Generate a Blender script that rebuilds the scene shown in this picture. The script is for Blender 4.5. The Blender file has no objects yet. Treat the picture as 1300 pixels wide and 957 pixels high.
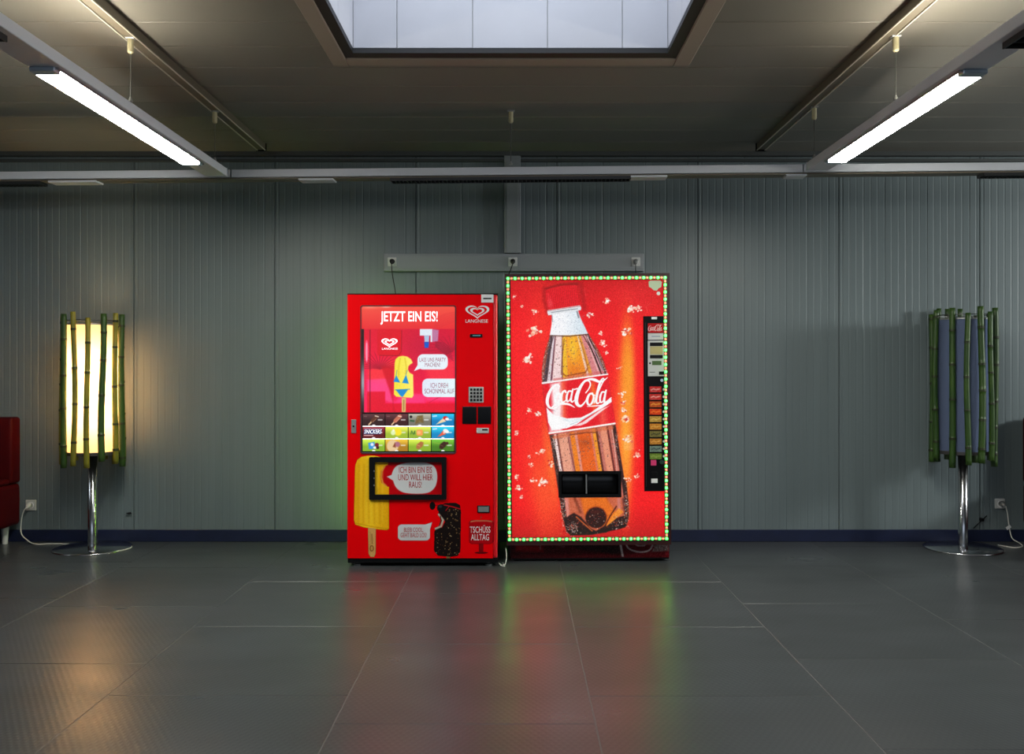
import bpy, bmesh, math, random
import numpy as np
from mathutils import Vector, Matrix
random.seed(7); rng = np.random.default_rng(5)
C = bpy.context.scene.collection
SC = bpy.context.scene
F = 1150.0; VX = 655.0; VY = 467.0; EYE = 1.25      # focal length in px, vanishing point, eye height

def X(px, Y): return (px - VX) / F * Y
def Z(py, Y): return EYE + (VY - py) / F * Y

# ------------------------------------------------------------------ camera
cam = bpy.data.cameras.new('camera'); camo = bpy.data.objects.new('camera', cam); C.objects.link(camo)
camo.location = (0, 0, EYE); camo.rotation_euler = (math.pi / 2, 0, 0)
cam.sensor_width = 36; cam.lens = F / 1300 * 36
cam.shift_x = -(VX - 650) / 1300; cam.shift_y = -(478.5 - VY) / 1300
cam.clip_start = .05; SC.camera = camo
# ------------------------------------------------------------------ world, lights, exposure
w = bpy.data.worlds.new('world'); SC.world = w; w.use_nodes = True
bg = w.node_tree.nodes['Background']; bg.inputs[0].default_value = (.80, .86, 1.0, 1); bg.inputs[1].default_value = .9
TUBE = 118.0
def area(name, loc, rot, sx, sy, power, col, spread=180):
    l = bpy.data.lights.new(name, 'AREA'); l.shape = 'RECTANGLE'; l.size = sx; l.size_y = sy
    l.energy = power; l.color = col; l.spread = math.radians(spread)
    o = bpy.data.objects.new(name, l); o.location = loc; o.rotation_euler = rot; C.objects.link(o); return o
area('daylight_rear_window', (0, -4.95, 1.45), (math.pi / 2, 0, math.pi * 0), 9.0, 1.5, 10, (.66, .88, 1)).rotation_euler = (math.pi / 2, 0, 0)
area('daylight_side_window', (6.93, 4.6, 2.1), (0, math.pi / 2, 0), .5, .5, 145, (.9, .93, .90))
area('daylight_skylight', (-.027, 3.2, 3.62), (0, 0, 0), 1.5, 2.3, 23, (.84, .92, 1))
vs = SC.view_settings; vs.view_transform = 'Standard'; vs.look = 'None'; vs.exposure = 0.0; vs.gamma = 1; vs.use_curve_mapping = False

# ------------------------------------------------------------------ helpers
def lin(c):
    c = np.asarray(c, float) / 255.0
    return np.where(c <= .04045, c / 12.92, ((c + .055) / 1.055) ** 2.4)
def mat(name, rgb, rough=.5, metal=0, emit=None, es=0, noise=0, nscale=20, bump=0, bscale=200, stretch=None, spec=.5, coat=0):
    """rgb is sRGB 0-255; optional noise mottling and fine bump, in object space"""
    m = bpy.data.materials.new(name); m.use_nodes = True
    nt = m.node_tree; b = nt.nodes['Principled BSDF']; l = list(lin(rgb)) + [1]
    b.inputs['Base Color'].default_value = l; b.inputs['Roughness'].default_value = rough
    b.inputs['Metallic'].default_value = metal; b.inputs['Specular IOR Level'].default_value = spec
    b.inputs['Coat Weight'].default_value = coat
    if emit is not None:
        b.inputs['Emission Color'].default_value = list(lin(emit)) + [1]; b.inputs['Emission Strength'].default_value = es
    if noise or bump:
        tc = nt.nodes.new('ShaderNodeTexCoord'); mp = nt.nodes.new('ShaderNodeMapping')
        nt.links.new(tc.outputs['Object'], mp.inputs[0])
        if stretch: mp.inputs['Scale'].default_value = stretch
    if noise:
        n = nt.nodes.new('ShaderNodeTexNoise'); n.inputs['Scale'].default_value = nscale; n.inputs['Detail'].default_value = 5
        nt.links.new(mp.outputs[0], n.inputs['Vector'])
        mr = nt.nodes.new('ShaderNodeMapRange'); mr.inputs[1].default_value = .3; mr.inputs[2].default_value = .7
        mr.inputs[3].default_value = 1 - noise; mr.inputs[4].default_value = 1 + noise
        nt.links.new(n.outputs[0], mr.inputs[0])
        vm = nt.nodes.new('ShaderNodeVectorMath'); vm.operation = 'SCALE'; vm.inputs[0].default_value = l[:3]
        nt.links.new(mr.outputs[0], vm.inputs['Scale']); nt.links.new(vm.outputs[0], b.inputs['Base Color'])
    if bump:
        n2 = nt.nodes.new('ShaderNodeTexNoise'); n2.inputs['Scale'].default_value = bscale
        nt.links.new(mp.outputs[0], n2.inputs['Vector'])
        bp = nt.nodes.new('ShaderNodeBump'); bp.inputs['Strength'].default_value = bump; bp.inputs['Distance'].default_value = .002
        nt.links.new(n2.outputs[0], bp.inputs['Height']); nt.links.new(bp.outputs[0], b.inputs['Normal'])
    return m

def base(o):
    v = Vector((0, 0, 0))
    while o is not None: v += o.location; o = o.parent
    return v
def tag(o, label=None, cat=None, group=None, kind=None):
    if label: o['label'] = label
    if cat: o['category'] = cat
    if group: o['group'] = group
    if kind: o['kind'] = kind
    return o
def thing(name, label, cat, loc, group=None, kind=None):
    o = bpy.data.objects.new(name, None); C.objects.link(o); o.location = loc; o.empty_display_size = .1
    return tag(o, label, cat, group, kind)
def link(name, me, parent=None, loc=(0, 0, 0)):
    o = bpy.data.objects.new(name, me); C.objects.link(o); o.location = loc
    if parent is not None: o.parent = parent
    return o
def obj(name, bm, m, parent=None, smooth=False, label=None):
    """bm in WORLD coordinates -> one mesh object, child of parent (an unrotated chain at build time)"""
    off = base(parent) if parent is not None else Vector((0, 0, 0))
    if parent is not None: bmesh.ops.translate(bm, verts=bm.verts, vec=-off)
    me = bpy.data.meshes.new(name); bm.to_mesh(me); bm.free()
    me.materials.append(m)
    if smooth:
        for p in me.polygons: p.use_smooth = True
    o = link(name, me, parent)
    if label: o['label'] = label
    return o
def BM(): return bmesh.new()
def box(bm, x0, x1, y0, y1, z0, z1, bev=0, seg=2):
    r = bmesh.ops.create_cube(bm, size=1)
    vs_ = r['verts']
    for v in vs_:
        v.co = Vector(((x0 + x1) / 2 + v.co.x * (x1 - x0), (y0 + y1) / 2 + v.co.y * (y1 - y0), (z0 + z1) / 2 + v.co.z * (z1 - z0)))
    if bev:
        es = list({e for v in vs_ for e in v.link_edges})
        bmesh.ops.bevel(bm, geom=es, offset=bev, segments=seg, profile=.5, affect='EDGES')
    return bm
def bx(name, m, parent, x0, x1, y0, y1, z0, z1, bev=0, seg=2, label=None):
    return obj(name, box(BM(), x0, x1, y0, y1, z0, z1, bev, seg), m, parent, label=label)
def pbox(name, m, parent, px0, py0, px1, py1, Y, d, bev=0, back=0.0, label=None):
    """box whose front face covers a rectangle measured on the plane at depth Y; d = how far it stands out"""
    return bx(name, m, parent, X(px0, Y), X(px1, Y), Y - d, Y + back, Z(py1, Y), Z(py0, Y), bev, label=label)
def tube(bm, pts, rad, n=10, cap=True):
    pts = [Vector(p) for p in pts]; rings = []
    rads = rad if isinstance(rad, (list, tuple)) else [rad] * len(pts)
    up = Vector((0, 1, 0)) if abs((pts[-1] - pts[0]).normalized().y) < .9 else Vector((1, 0, 0))
    for i, p in enumerate(pts):
        t = (pts[min(i + 1, len(pts) - 1)] - pts[max(i - 1, 0)]).normalized()
        a = t.cross(up)
        if a.length < 1e-4: a = t.cross(Vector((1, 0, .3)))
        a.normalize(); b = t.cross(a).normalized()
        rings.append([bm.verts.new(p + (a * math.cos(k * 2 * math.pi / n) + b * math.sin(k * 2 * math.pi / n)) * rads[i]) for k in range(n)])
    for i in range(len(rings) - 1):
        for k in range(n):
            bm.faces.new((rings[i][k], rings[i][(k + 1) % n], rings[i + 1][(k + 1) % n], rings[i + 1][k]))
    if cap: bm.faces.new(rings[0][::-1]); bm.faces.new(rings[-1])
    bmesh.ops.recalc_face_normals(bm, faces=bm.faces)
    return bm
def smooth_path(pts, n=6):
    P = [Vector(p) for p in pts]; out = []
    for i in range(len(P) - 1):
        p0 = P[max(i - 1, 0)]; p1 = P[i]; p2 = P[i + 1]; p3 = P[min(i + 2, len(P) - 1)]
        for k in range(n):
            t = k / n
            out.append(.5 * ((2 * p1) + (p2 - p0) * t + (2 * p0 - 5 * p1 + 4 * p2 - p3) * t * t + (3 * p1 - p0 - 3 * p2 + p3) * t ** 3))
    out.append(P[-1]); return out
def lathe(bm, prof, cx, cy, n=48):
    rings = []
    for r, z in prof:
        rings.append([bm.verts.new((cx + max(r, 1e-4) * math.cos(k * 2 * math.pi / n), cy + max(r, 1e-4) * math.sin(k * 2 * math.pi / n), z)) for k in range(n)])
    for i in range(len(rings) - 1):
        for k in range(n): bm.faces.new((rings[i][k], rings[i][(k + 1) % n], rings[i + 1][(k + 1) % n], rings[i + 1][k]))
    bmesh.ops.recalc_face_normals(bm, faces=bm.faces)
    return bm
def cyl_y(bm, cx, cz, y0, y1, r, n=20):
    return tube(bm, [(cx, y0, cz), (cx, y1, cz)], r, n)
def prism(bm, pts, Y, d):
    """polygon given in photo units on the plane Y, extruded towards the viewer by d"""
    f = [bm.verts.new((X(a, Y), Y - d, Z(b, Y))) for a, b in pts]
    g = [bm.verts.new((X(a, Y), Y, Z(b, Y))) for a, b in pts]
    bm.faces.new(f); bm.faces.new(g[::-1]); n = len(f)
    for i in range(n): bm.faces.new((f[i], g[i], g[(i + 1) % n], f[(i + 1) % n]))
    bmesh.ops.recalc_face_normals(bm, faces=bm.faces); return bm
def rrect(x0, y0, x1, y1, r, n=6):
    out = []
    for cx, cy, a in ((x1 - r, y0 + r, -90), (x1 - r, y1 - r, 0), (x0 + r, y1 - r, 90), (x0 + r, y0 + r, 180)):
        for k in range(n + 1):
            t = math.radians(a + 90 * k / n); out.append((cx + r * math.cos(t), cy + r * math.sin(t)))
    return out
def ell(cx, cy, rx, ry, rot=0, n=24):
    c, s = math.cos(math.radians(rot)), math.sin(math.radians(rot))
    return [(cx + rx * math.cos(t) * c - ry * math.sin(t) * s, cy + rx * math.cos(t) * s + ry * math.sin(t) * c) for t in [k * 2 * math.pi / n for k in range(n)]]
def frame_prism(bm, outer, inner, Y, d):
    a = [bm.verts.new((X(p, Y), Y - d, Z(q, Y))) for p, q in outer]; b = [bm.verts.new((X(p, Y), Y - d, Z(q, Y))) for p, q in inner]
    a2 = [bm.verts.new((X(p, Y), Y, Z(q, Y))) for p, q in outer]; b2 = [bm.verts.new((X(p, Y), Y, Z(q, Y))) for p, q in inner]
    n = len(a)
    for i in range(n):
        j = (i + 1) % n
        bm.faces.new((a[i], a[j], b[j], b[i])); bm.faces.new((a2[i], b2[i], b2[j], a2[j]))
        bm.faces.new((a[i], a2[i], a2[j], a[j])); bm.faces.new((b[i], b[j], b2[j], b2[i]))
    bmesh.ops.recalc_face_normals(bm, faces=bm.faces); return bm
def text(name, s, x0, y0, x1, y1, Y, m, parent, bold=.02, shear=0, rot=0, spacing=1, align='CENTER', label=None):
    """flat lettering fitted to a rectangle on the plane Y"""
    cu = bpy.data.curves.new('t', 'FONT'); cu.body = s; cu.offset = bold; cu.shear = shear; cu.align_x = align
    cu.space_line = .85; cu.space_character = spacing; cu.resolution_u = 3
    t = bpy.data.objects.new('t', cu); C.objects.link(t)
    bpy.context.view_layer.update()
    me = bpy.data.meshes.new_from_object(t.evaluated_get(bpy.context.evaluated_depsgraph_get()))
    bpy.data.objects.remove(t); bpy.data.curves.remove(cu)
    n = len(me.vertices); co = np.empty(n * 3); me.vertices.foreach_get('co', co); co = co.reshape(-1, 3)
    mn = co.min(0); mx = co.max(0); u = (co[:, 0] - mn[0]) / (mx[0] - mn[0]); v = (co[:, 1] - mn[1]) / (mx[1] - mn[1])
    cx, cy = (x0 + x1) / 2, (y0 + y1) / 2
    a = (u - .5) * (x1 - x0); b = -(v - .5) * (y1 - y0)
    r = math.radians(rot); pa = cx + a * math.cos(r) + b * math.sin(r); pb = cy - a * math.sin(r) + b * math.cos(r)
    off = base(parent)
    out = np.stack([X(pa, Y) - off.x, np.full(n, Y) - off.y, Z(pb, Y) - off.z], 1)
    me.vertices.foreach_set('co', out.ravel()); me.update()
    me.materials.clear(); me.materials.append(m)
    o = link(name, me, parent)
    if label: o['label'] = label
    return o

# ------------------------------------------------------------------ printed pictures: painted into colour attributes of a fine grid
def sdf(gx, gy, pts):
    d = np.full(gx.shape, 1e9); ins = np.zeros(gx.shape, bool); n = len(pts)
    for i in range(n):
        x0, y0 = pts[i]; x1, y1 = pts[(i + 1) % n]; ex, ey = x1 - x0, y1 - y0
        L = ex * ex + ey * ey + 1e-12
        t = np.clip(((gx - x0) * ex + (gy - y0) * ey) / L, 0, 1)
        d = np.minimum(d, (gx - x0 - t * ex) ** 2 + (gy - y0 - t * ey) ** 2)
        c = ((y0 > gy) != (y1 > gy)) & (gx < (x1 - x0) * (gy - y0) / (y1 - y0 + 1e-12) + x0)
        ins ^= c
    d = np.sqrt(d); return np.where(ins, -d, d)
class Canvas:
    def __init__(s, x0, y0, x1, y1, step, bgc=(0, 0, 0), alpha=1.0):
        s.x0, s.y0, s.x1, s.y1 = x0, y0, x1, y1
        s.nx = int(round((x1 - x0) / step)) + 1; s.ny = int(round((y1 - y0) / step)) + 1
        s.xs = np.linspace(x0, x1, s.nx); s.ys = np.linspace(y0, y1, s.ny)
        s.gx, s.gy = np.meshgrid(s.xs, s.ys)
        s.c = np.zeros((s.ny, s.nx, 3)) + np.array(bgc, float); s.a = np.full((s.ny, s.nx), float(alpha))
    def win(s, pts, pad):
        p = np.array(pts); i0 = np.searchsorted(s.xs, p[:, 0].min() - pad); i1 = np.searchsorted(s.xs, p[:, 0].max() + pad)
        j0 = np.searchsorted(s.ys, p[:, 1].min() - pad); j1 = np.searchsorted(s.ys, p[:, 1].max() + pad)
        return slice(j0, j1), slice(i0, i1)
    def blend(s, W, cov, col):
        if callable(col): col = col(s.gx[W], s.gy[W])
        col = np.array(col, float); cov = np.clip(cov, 0, 1)[..., None]
        s.c[W] = s.c[W] * (1 - cov) + col * cov; s.a[W] = np.maximum(s.a[W], cov[..., 0])
    def poly(s, pts, col, soft=.45, op=1.0, grow=0):
        W = s.win(pts, soft + abs(grow) + .5)
        if s.gx[W].size == 0: return
        d = sdf(s.gx[W], s.gy[W], pts) - grow
        s.blend(W, op * np.clip(.5 - d / (2 * soft), 0, 1), col)
    def stroke(s, pts, wd, col, soft=.4, op=1.0):
        wd = wd if isinstance(wd, (list, tuple)) else [wd] * len(pts)
        W = s.win(pts, max(wd) + soft + .5); gx, gy = s.gx[W], s.gy[W]
        if gx.size == 0: return
        d = np.full(gx.shape, 1e9)
        for i in range(len(pts) - 1):
            (x0, y0), (x1, y1) = pts[i], pts[i + 1]; ex, ey = x1 - x0, y1 - y0
            t = np.clip(((gx - x0) * ex + (gy - y0) * ey) / (ex * ex + ey * ey + 1e-12), 0, 1)
            d = np.minimum(d, np.hypot(gx - x0 - t * ex, gy - y0 - t * ey) - (wd[i] + t * (wd[i + 1] - wd[i])) / 2)
        s.blend(W, op * np.clip(.5 - d / (2 * soft), 0, 1), col)
    def glow(s, cx, cy, rx, ry, col, op=1.0, rot=0, p=2.0):
        r = math.radians(rot); dx, dy = s.gx - cx, s.gy - cy
        a = (dx * math.cos(r) + dy * math.sin(r)) / rx; b = (-dx * math.sin(r) + dy * math.cos(r)) / ry
        cov = np.exp(-(a * a + b * b) ** (p / 2)) * op
        cov = cov[..., None]; s.c = s.c * (1 - cov) + np.array(col, float) * cov
    def grain(s, amp, cell=1, mask=None):
        n = rng.normal(0, 1, (s.ny // cell + 2, s.nx // cell + 2))
        n = np.kron(n, np.ones((cell, cell)))[:s.ny, :s.nx] * amp
        if mask is not None: n = n * mask
        s.c = np.clip(s.c + n[..., None], 0, 255)
    def mask(s, pts, soft=.6): return np.clip(.5 - sdf(s.gx, s.gy, pts) / (2 * soft), 0, 1)
    def build(s, name, Y, m, parent, holes=(), label=None):
        off = base(parent); nx, ny = s.nx, s.ny
        co = np.stack([X(s.gx, Y) - off.x, np.full(s.gx.shape, Y - off.y), Z(s.gy, Y) - off.z], -1).reshape(-1, 3)
        j, i = np.meshgrid(np.arange(ny - 1), np.arange(nx - 1), indexing='ij')
        keep = (s.a[:-1, :-1] + s.a[1:, 1:] + s.a[1:, :-1] + s.a[:-1, 1:]) / 4 > .5
        cx = (s.xs[:-1] + s.xs[1:]) / 2; cy = (s.ys[:-1] + s.ys[1:]) / 2
        for a, b, c, d in holes: keep &= ~((cx[None, :] > a) & (cx[None, :] < c) & (cy[:, None] > b) & (cy[:, None] < d))
        j = j[keep]; i = i[keep]
        q = np.stack([(j + 1) * nx + i, (j + 1) * nx + i + 1, j * nx + i + 1, j * nx + i], 1).astype(np.int32)
        used = np.unique(q); rm = np.full(nx * ny, -1, np.int32); rm[used] = np.arange(len(used), dtype=np.int32)
        q = rm[q]; co = co[used]; col = np.ones((len(used), 4), np.float32); col[:, :3] = lin(np.clip(s.c, 0, 255)).reshape(-1, 3)[used]
        me = bpy.data.meshes.new(name); me.vertices.add(len(co)); me.vertices.foreach_set('co', co.astype(np.float32).ravel())
        me.loops.add(q.size); me.loops.foreach_set('vertex_index', q.ravel())
        me.polygons.add(len(q)); me.polygons.foreach_set('loop_start', np.arange(0, q.size, 4, dtype=np.int32))
        me.update(calc_edges=True)
        at = me.color_attributes.new('print', 'FLOAT_COLOR', 'POINT'); at.data.foreach_set('color', col.ravel())
        me.materials.append(m); o = link(name, me, parent)
        if label: o['label'] = label
        return o
def print_mat(name, es=0.0, rough=.35, body=1.0):
    m = bpy.data.materials.new(name); m.use_nodes = True; nt = m.node_tree; b = nt.nodes['Principled BSDF']
    a = nt.nodes.new('ShaderNodeAttribute'); a.attribute_name = 'print'
    b.inputs['Roughness'].default_value = rough; b.inputs['Specular IOR Level'].default_value = .12
    if body > 0 and es == 0: nt.links.new(a.outputs['Color'], b.inputs['Base Color'])
    else: b.inputs['Base Color'].default_value = (.02, .02, .02, 1)
    if es:
        nt.links.new(a.outputs['Color'], b.inputs['Emission Color']); b.inputs['Emission Strength'].default_value = es
    return m
def lerp(a, b, t):
    t = np.clip(t, 0, 1)[..., None]; return np.array(a, float) * (1 - t) + np.array(b, float) * t

# ------------------------------------------------------------------ materials
WALLM = mat('wall_sheet', (100, 112, 115), .45, noise=.05, nscale=3, stretch=(6, 1, .2), bump=.08, bscale=40)
JOINT = mat('panel_joint', (76, 84, 86), .6)
CEILM = mat('ceiling_sheet', (124, 120, 112), .38, noise=.05, nscale=2, bump=.05)
CEILJ = mat('ceiling_joint', (190, 184, 172), .4)
NAVY = mat('navy_baseboard_paint', (22, 30, 58), .4, noise=.15, nscale=12)
DARKT = mat('dark_cornice', (62, 66, 66), .5)
WHITE = mat('white_paint', (225, 225, 225), .5)
SHAFT = mat('shaft_white', (196, 197, 204), .35, noise=.03, nscale=4)
GASK = mat('black_gasket', (14, 16, 18), .5)
TRIM = mat('ceiling_trim', (150, 138, 126), .4)
ALU = mat('beam_aluminium', (206, 210, 218), .4)
RAIL = mat('rail_metal', (104, 96, 82), .45)
DUCT = mat('cable_duct_plastic', (128, 134, 138), .4)
LOUV = mat('louver_dark', (38, 40, 42), .4)
SLOT = mat('slot_black', (5, 5, 6), .5, spec=.2)
WIRE = mat('steel_wire', (90, 90, 88), .4, metal=.8)
BRACK = mat('bracket_beige', (168, 160, 128), .5)
TUBEM = mat('lamp_diffuser', (255, 255, 255), .4, emit=(255, 252, 240), es=TUBE)
UPL = mat('uplight_diffuser', (255, 250, 235), .4, emit=(255, 246, 226), es=48.0)
TUBED = mat('lamp_diffuser_dimmed', (255, 255, 255), .4, emit=(240, 248, 255), es=26.0)
ENDC = mat('clear_end_cap', (190, 205, 220), .15, metal=.4)
RED = mat('machine_red_enamel', (236, 0, 8), .3, noise=.03, nscale=3, spec=.08)
RED2 = mat('machine_red_edge', (226, 20, 34), .3)
BLACK = mat('black_plastic', (6, 6, 7), .35, spec=.25)
BLACKM = mat('black_cabinet', (26, 27, 28), .45)
GLOSSB = mat('black_gloss', (5, 5, 6), .15, spec=.3)
GREY = mat('grey_metal', (150, 152, 152), .35, metal=.5)
SILVER = mat('silver_plastic', (190, 192, 190), .4)
CHROME = mat('chrome', (190, 192, 196), .18, metal=1)
PRINTW = mat('white_print', (225, 226, 226), .4)
PRINTR = mat('red_print', (176, 10, 24), .4)
PLUGB = mat('black_rubber', (10, 10, 10), .5)
CORDW = mat('white_cord', (205, 206, 200), .5)
SOFA = mat('red_leather', (62, 0, 3), .6, spec=.12, bump=.3, bscale=90, noise=.08, nscale=8)
SCRW = mat('lit_white_print', (255, 255, 255), .4, emit=(246, 250, 255), es=.95)
SCRR = mat('lit_dark_red_print', (120, 30, 60), .4, emit=(128, 40, 78), es=.8)
PRN = print_mat('matt_print'); PRL = print_mat('backlit_print', 1.0, .3)

# floor material: dark rubber tiles with fine raised diamonds
def floor_mat():
    m = bpy.data.materials.new('rubber_tile'); m.use_nodes = True; nt = m.node_tree; b = nt.nodes['Principled BSDF']; N = nt.nodes.new; Lk = nt.links.new
    g = N('ShaderNodeNewGeometry'); oi = N('ShaderNodeObjectInfo')
    n = N('ShaderNodeTexNoise'); n.inputs['Scale'].default_value = 1.6; n.inputs['Detail'].default_value = 3
    mp = N('ShaderNodeMapping'); mp.inputs['Scale'].default_value = (.8, 1.5, 1); Lk(g.outputs['Position'], mp.inputs[0]); Lk(mp.outputs[0], n.inputs['Vector'])
    mr = N('ShaderNodeMapRange'); mr.inputs[1].default_value = .15; mr.inputs[2].default_value = .85; mr.inputs[3].default_value = .72; mr.inputs[4].default_value = 1.28
    Lk(n.outputs[0], mr.inputs[0])
    ad = N('ShaderNodeMath'); ad.operation = 'MULTIPLY_ADD'; ad.inputs[1].default_value = .12; Lk(oi.outputs['Random'], ad.inputs[0]); Lk(mr.outputs[0], ad.inputs[2])
    vm = N('ShaderNodeVectorMath'); vm.operation = 'SCALE'; vm.inputs[0].default_value = list(lin((56, 59, 61)))
    Lk(ad.outputs[0], vm.inputs['Scale']); Lk(vm.outputs[0], b.inputs['Base Color'])
    b.inputs['Specular IOR Level'].default_value = .6
    mr2 = N('ShaderNodeMapRange'); mr2.inputs[1].default_value = .15; mr2.inputs[2].default_value = .85; mr2.inputs[3].default_value = .38; mr2.inputs[4].default_value = .24
    Lk(n.outputs[0], mr2.inputs[0]); Lk(mr2.outputs[0], b.inputs['Roughness'])
    s = []
    for rot in (math.radians(32), math.radians(-32)):
        m2 = N('ShaderNodeMapping'); m2.inputs['Rotation'].default_value = (0, 0, rot); Lk(g.outputs['Position'], m2.inputs[0])
        wv = N('ShaderNodeTexWave'); wv.inputs['Scale'].default_value = 14; Lk(m2.outputs[0], wv.inputs['Vector']); s.append(wv)
    mx = N('ShaderNodeMath'); mx.operation = 'MULTIPLY'; Lk(s[0].outputs['Fac'], mx.inputs[0]); Lk(s[1].outputs['Fac'], mx.inputs[1])
    bp = N('ShaderNodeBump'); bp.inputs['Strength'].default_value = .22; bp.inputs['Distance'].default_value = .0015
    Lk(mx.outputs[0], bp.inputs['Height']); Lk(bp.outputs[0], b.inputs['Normal'])
    return m
FLOORM = floor_mat(); FJOINT = mat('tile_joint', (92, 93, 92), .5)

# ------------------------------------------------------------------ room
WY = 6.53; H0 = 2.80; RX = 7.0; RY = -5.0
def struct(name, bm, m, parent=None, label=None):
    o = obj(name, bm, m, parent)
    if parent is None: o['kind'] = 'structure'
    if label: o['label'] = label
    return o
floor = struct('floor', box(BM(), -RX, RX, RY, WY + .2, -.1, -.0012), FJOINT, label='dark grey floor of large square rubber tiles with pale joints')
# tiles: one mesh shared
tb = BM(); T = .92; g = .004
box(tb, g / 2, T - g / 2, g / 2, T - g / 2, -.003, 0, .0008, 1)
tme = bpy.data.meshes.new('floor_tile'); tb.to_mesh(tme); tb.free(); tme.materials.append(FLOORM)
offs = {0: 4.37, 1: 3.885, -2: 4.38, -1: 4.10, -3: 4.75, 2: 4.5}
for k in range(-8, 8):
    x0 = .28 + T * k
    if x0 < -RX - .4 or x0 > RX: continue
    y0 = offs.get(k, 4.0 + .23 * (k % 4))
    j = 0
    for q in range(-11, 4):
        yy = y0 + T * q
        if yy > WY or yy < RY - T: continue
        if yy + T > WY:      # cut tile at the wall
            bmq = box(BM(), x0 + g / 2, x0 + T - g / 2, yy + g / 2, WY, -.003, 0)
            obj('floor_tile', bmq, FLOORM, floor)
        else: link('floor_tile', tme, floor, (x0, yy, 0))

ceil_ = BM(); SX0, SX1, SY0, SY1 = -.855, .805, 1.9, 4.50
ct = H0 + .004
box(ceil_, -RX, SX0, RY, WY + .2, ct, ct + .2); box(ceil_, SX1, RX, RY, WY + .2, ct, ct + .2)
box(ceil_, SX0, SX1, RY, SY0, ct, ct + .2); box(ceil_, SX0, SX1, SY1, WY + .2, ct, ct + .2)
ceiling = struct('ceiling', ceil_, CEILJ, label='ceiling of wide sheet panels with pale joints around a square skylight')
CW = .307; y = 4.06 - 30 * CW
cut = {}
while y < WY:
    y1 = min(y + CW, WY); ya = max(y, RY)
    if y1 > ya + .02:
        segs = [(-RX, RX)]
        if y1 > SY0 and ya < SY1: segs = [(-RX, SX0), (SX1, RX)]
        for a, b in segs:
            inn = ya < SY1 < y1 and len(segs) == 2
            obj('ceiling_panel', box(BM(), a, b, ya + .0025, y1 - .0025, H0, ct, .002, 1), CEILM, ceiling)
            if inn and a == -RX: obj('ceiling_panel', box(BM(), SX0, SX1, SY1, y1 - .0025, H0, ct), CEILM, ceiling)
    y += CW

# back wall: ribbed sheet panels one metre wide
wall = struct('wall_back', box(BM(), -RX, RX, WY + .012, WY + .2, 0, H0 + .1), JOINT, label='grey back wall of ribbed vertical sheet panels')
def wall_panel(x0, x1, z0, z1):
    bm = BM(); prof = [(x0 + .002, .010), (x0 + .004, 0)]
    x = x0 + .03
    n = max(1, int((x1 - x0) / .0485))
    for k in range(n):
        c = x0 + (k + .5) * (x1 - x0) / n
        dp = .0008 if k % 3 else (.0013 if k % 2 else .0022)
        prof += [(c - .006, 0), (c - .003, dp), (c + .003, dp), (c + .006, 0)]
    prof += [(x1 - .004, 0), (x1 - .002, .010)]
    a = [bm.verts.new((px, WY + d, z0)) for px, d in prof]; b = [bm.verts.new((px, WY + d, z1)) for px, d in prof]
    for i in range(len(a) - 1): bm.faces.new((a[i], a[i + 1], b[i + 1], b[i]))
    return bm
px = 886 - 179 * 8; PW = X(886, WY) - X(707, WY); x0 = X(886, WY) - 8 * PW
while x0 < RX:
    a, b = max(x0, -RX), min(x0 + PW, RX)
    if b > a + .05: obj('wall_panel', wall_panel(a, b, 0.0, H0), WALLM, wall)
    x0 += PW
struct('baseboard_back', box(BM(), -RX, RX, WY - .014, WY, 0, Z(672, WY), .003, 1), NAVY, label='dark navy baseboard along the back wall')
t1 = BM(); box(t1, -RX, RX, WY - .035, WY, Z(206, WY), Z(203, WY)); box(t1, -RX, RX, WY - .05, WY, Z(199.5, WY), H0)
struct('trim_1', t1, DARKT, label='dark stepped cornice strips where back wall meets ceiling')

# remaining walls (behind and beside the viewer) with their windows
wr = BM(); zz0, zz1 = .7, 2.2
box(wr, -RX, -4.5, RY - .2, RY, 0, H0); box(wr, 4.5, RX, RY - .2, RY, 0, H0); box(wr, -4.5, 4.5, RY - .2, RY, 0, zz0); box(wr, -4.5, 4.5, RY - .2, RY, zz1, H0)
struct('wall_front', wr, WALLM, label='grey wall with a long window behind the viewer')
struct('wall_left', box(BM(), -RX - .2, -RX, RY, WY, 0, H0), WALLM, label='grey side wall on the left')
ws = BM(); box(ws, RX, RX + .2, RY, 4.35, 0, H0); box(ws, RX, RX + .2, 4.85, WY, 0, H0); box(ws, RX, RX + .2, 4.35, 4.85, 0, 1.85); box(ws, RX, RX + .2, 4.35, 4.85, 2.35, H0)
struct('wall_right', ws, WALLM, label='grey side wall on the right')

# skylight
sk = thing('window_1', 'square skylight shaft of bright white panels with brown trim frame', 'window', (0, 3.2, H0), kind='structure')
del sk['category']
hx0, hx1, hy0, hy1 = X(448, 4.42), X(848, 4.42), 2.0, 4.42; top = 3.7
fr = BM()
for a, b, c, d in ((X(423, 4.583), SX0 + .01, SY0 * 0 + 1.82, 4.583), (SX1 - .01, X(875, 4.583), 1.82, 4.583), (SX0 + .01, SX1 - .01, 4.49, 4.583), (SX0 + .01, SX1 - .01, 1.82, 1.91)):
    box(fr, a, b, c, d, H0 - .022, H0, .004, 1)
obj('trim_frame', fr, TRIM, sk)
gk = BM()
for a, b, c, d in ((SX0 + .01, hx0 , 1.91, 4.49), (hx1, SX1 - .01, 1.91, 4.49), (hx0, hx1, 4.42, 4.49), (hx0, hx1, 1.91, 2.0)):
    box(gk, a, b, c, d, H0 - .014, H0 + .01)
obj('gasket', gk, GASK, sk)
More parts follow.
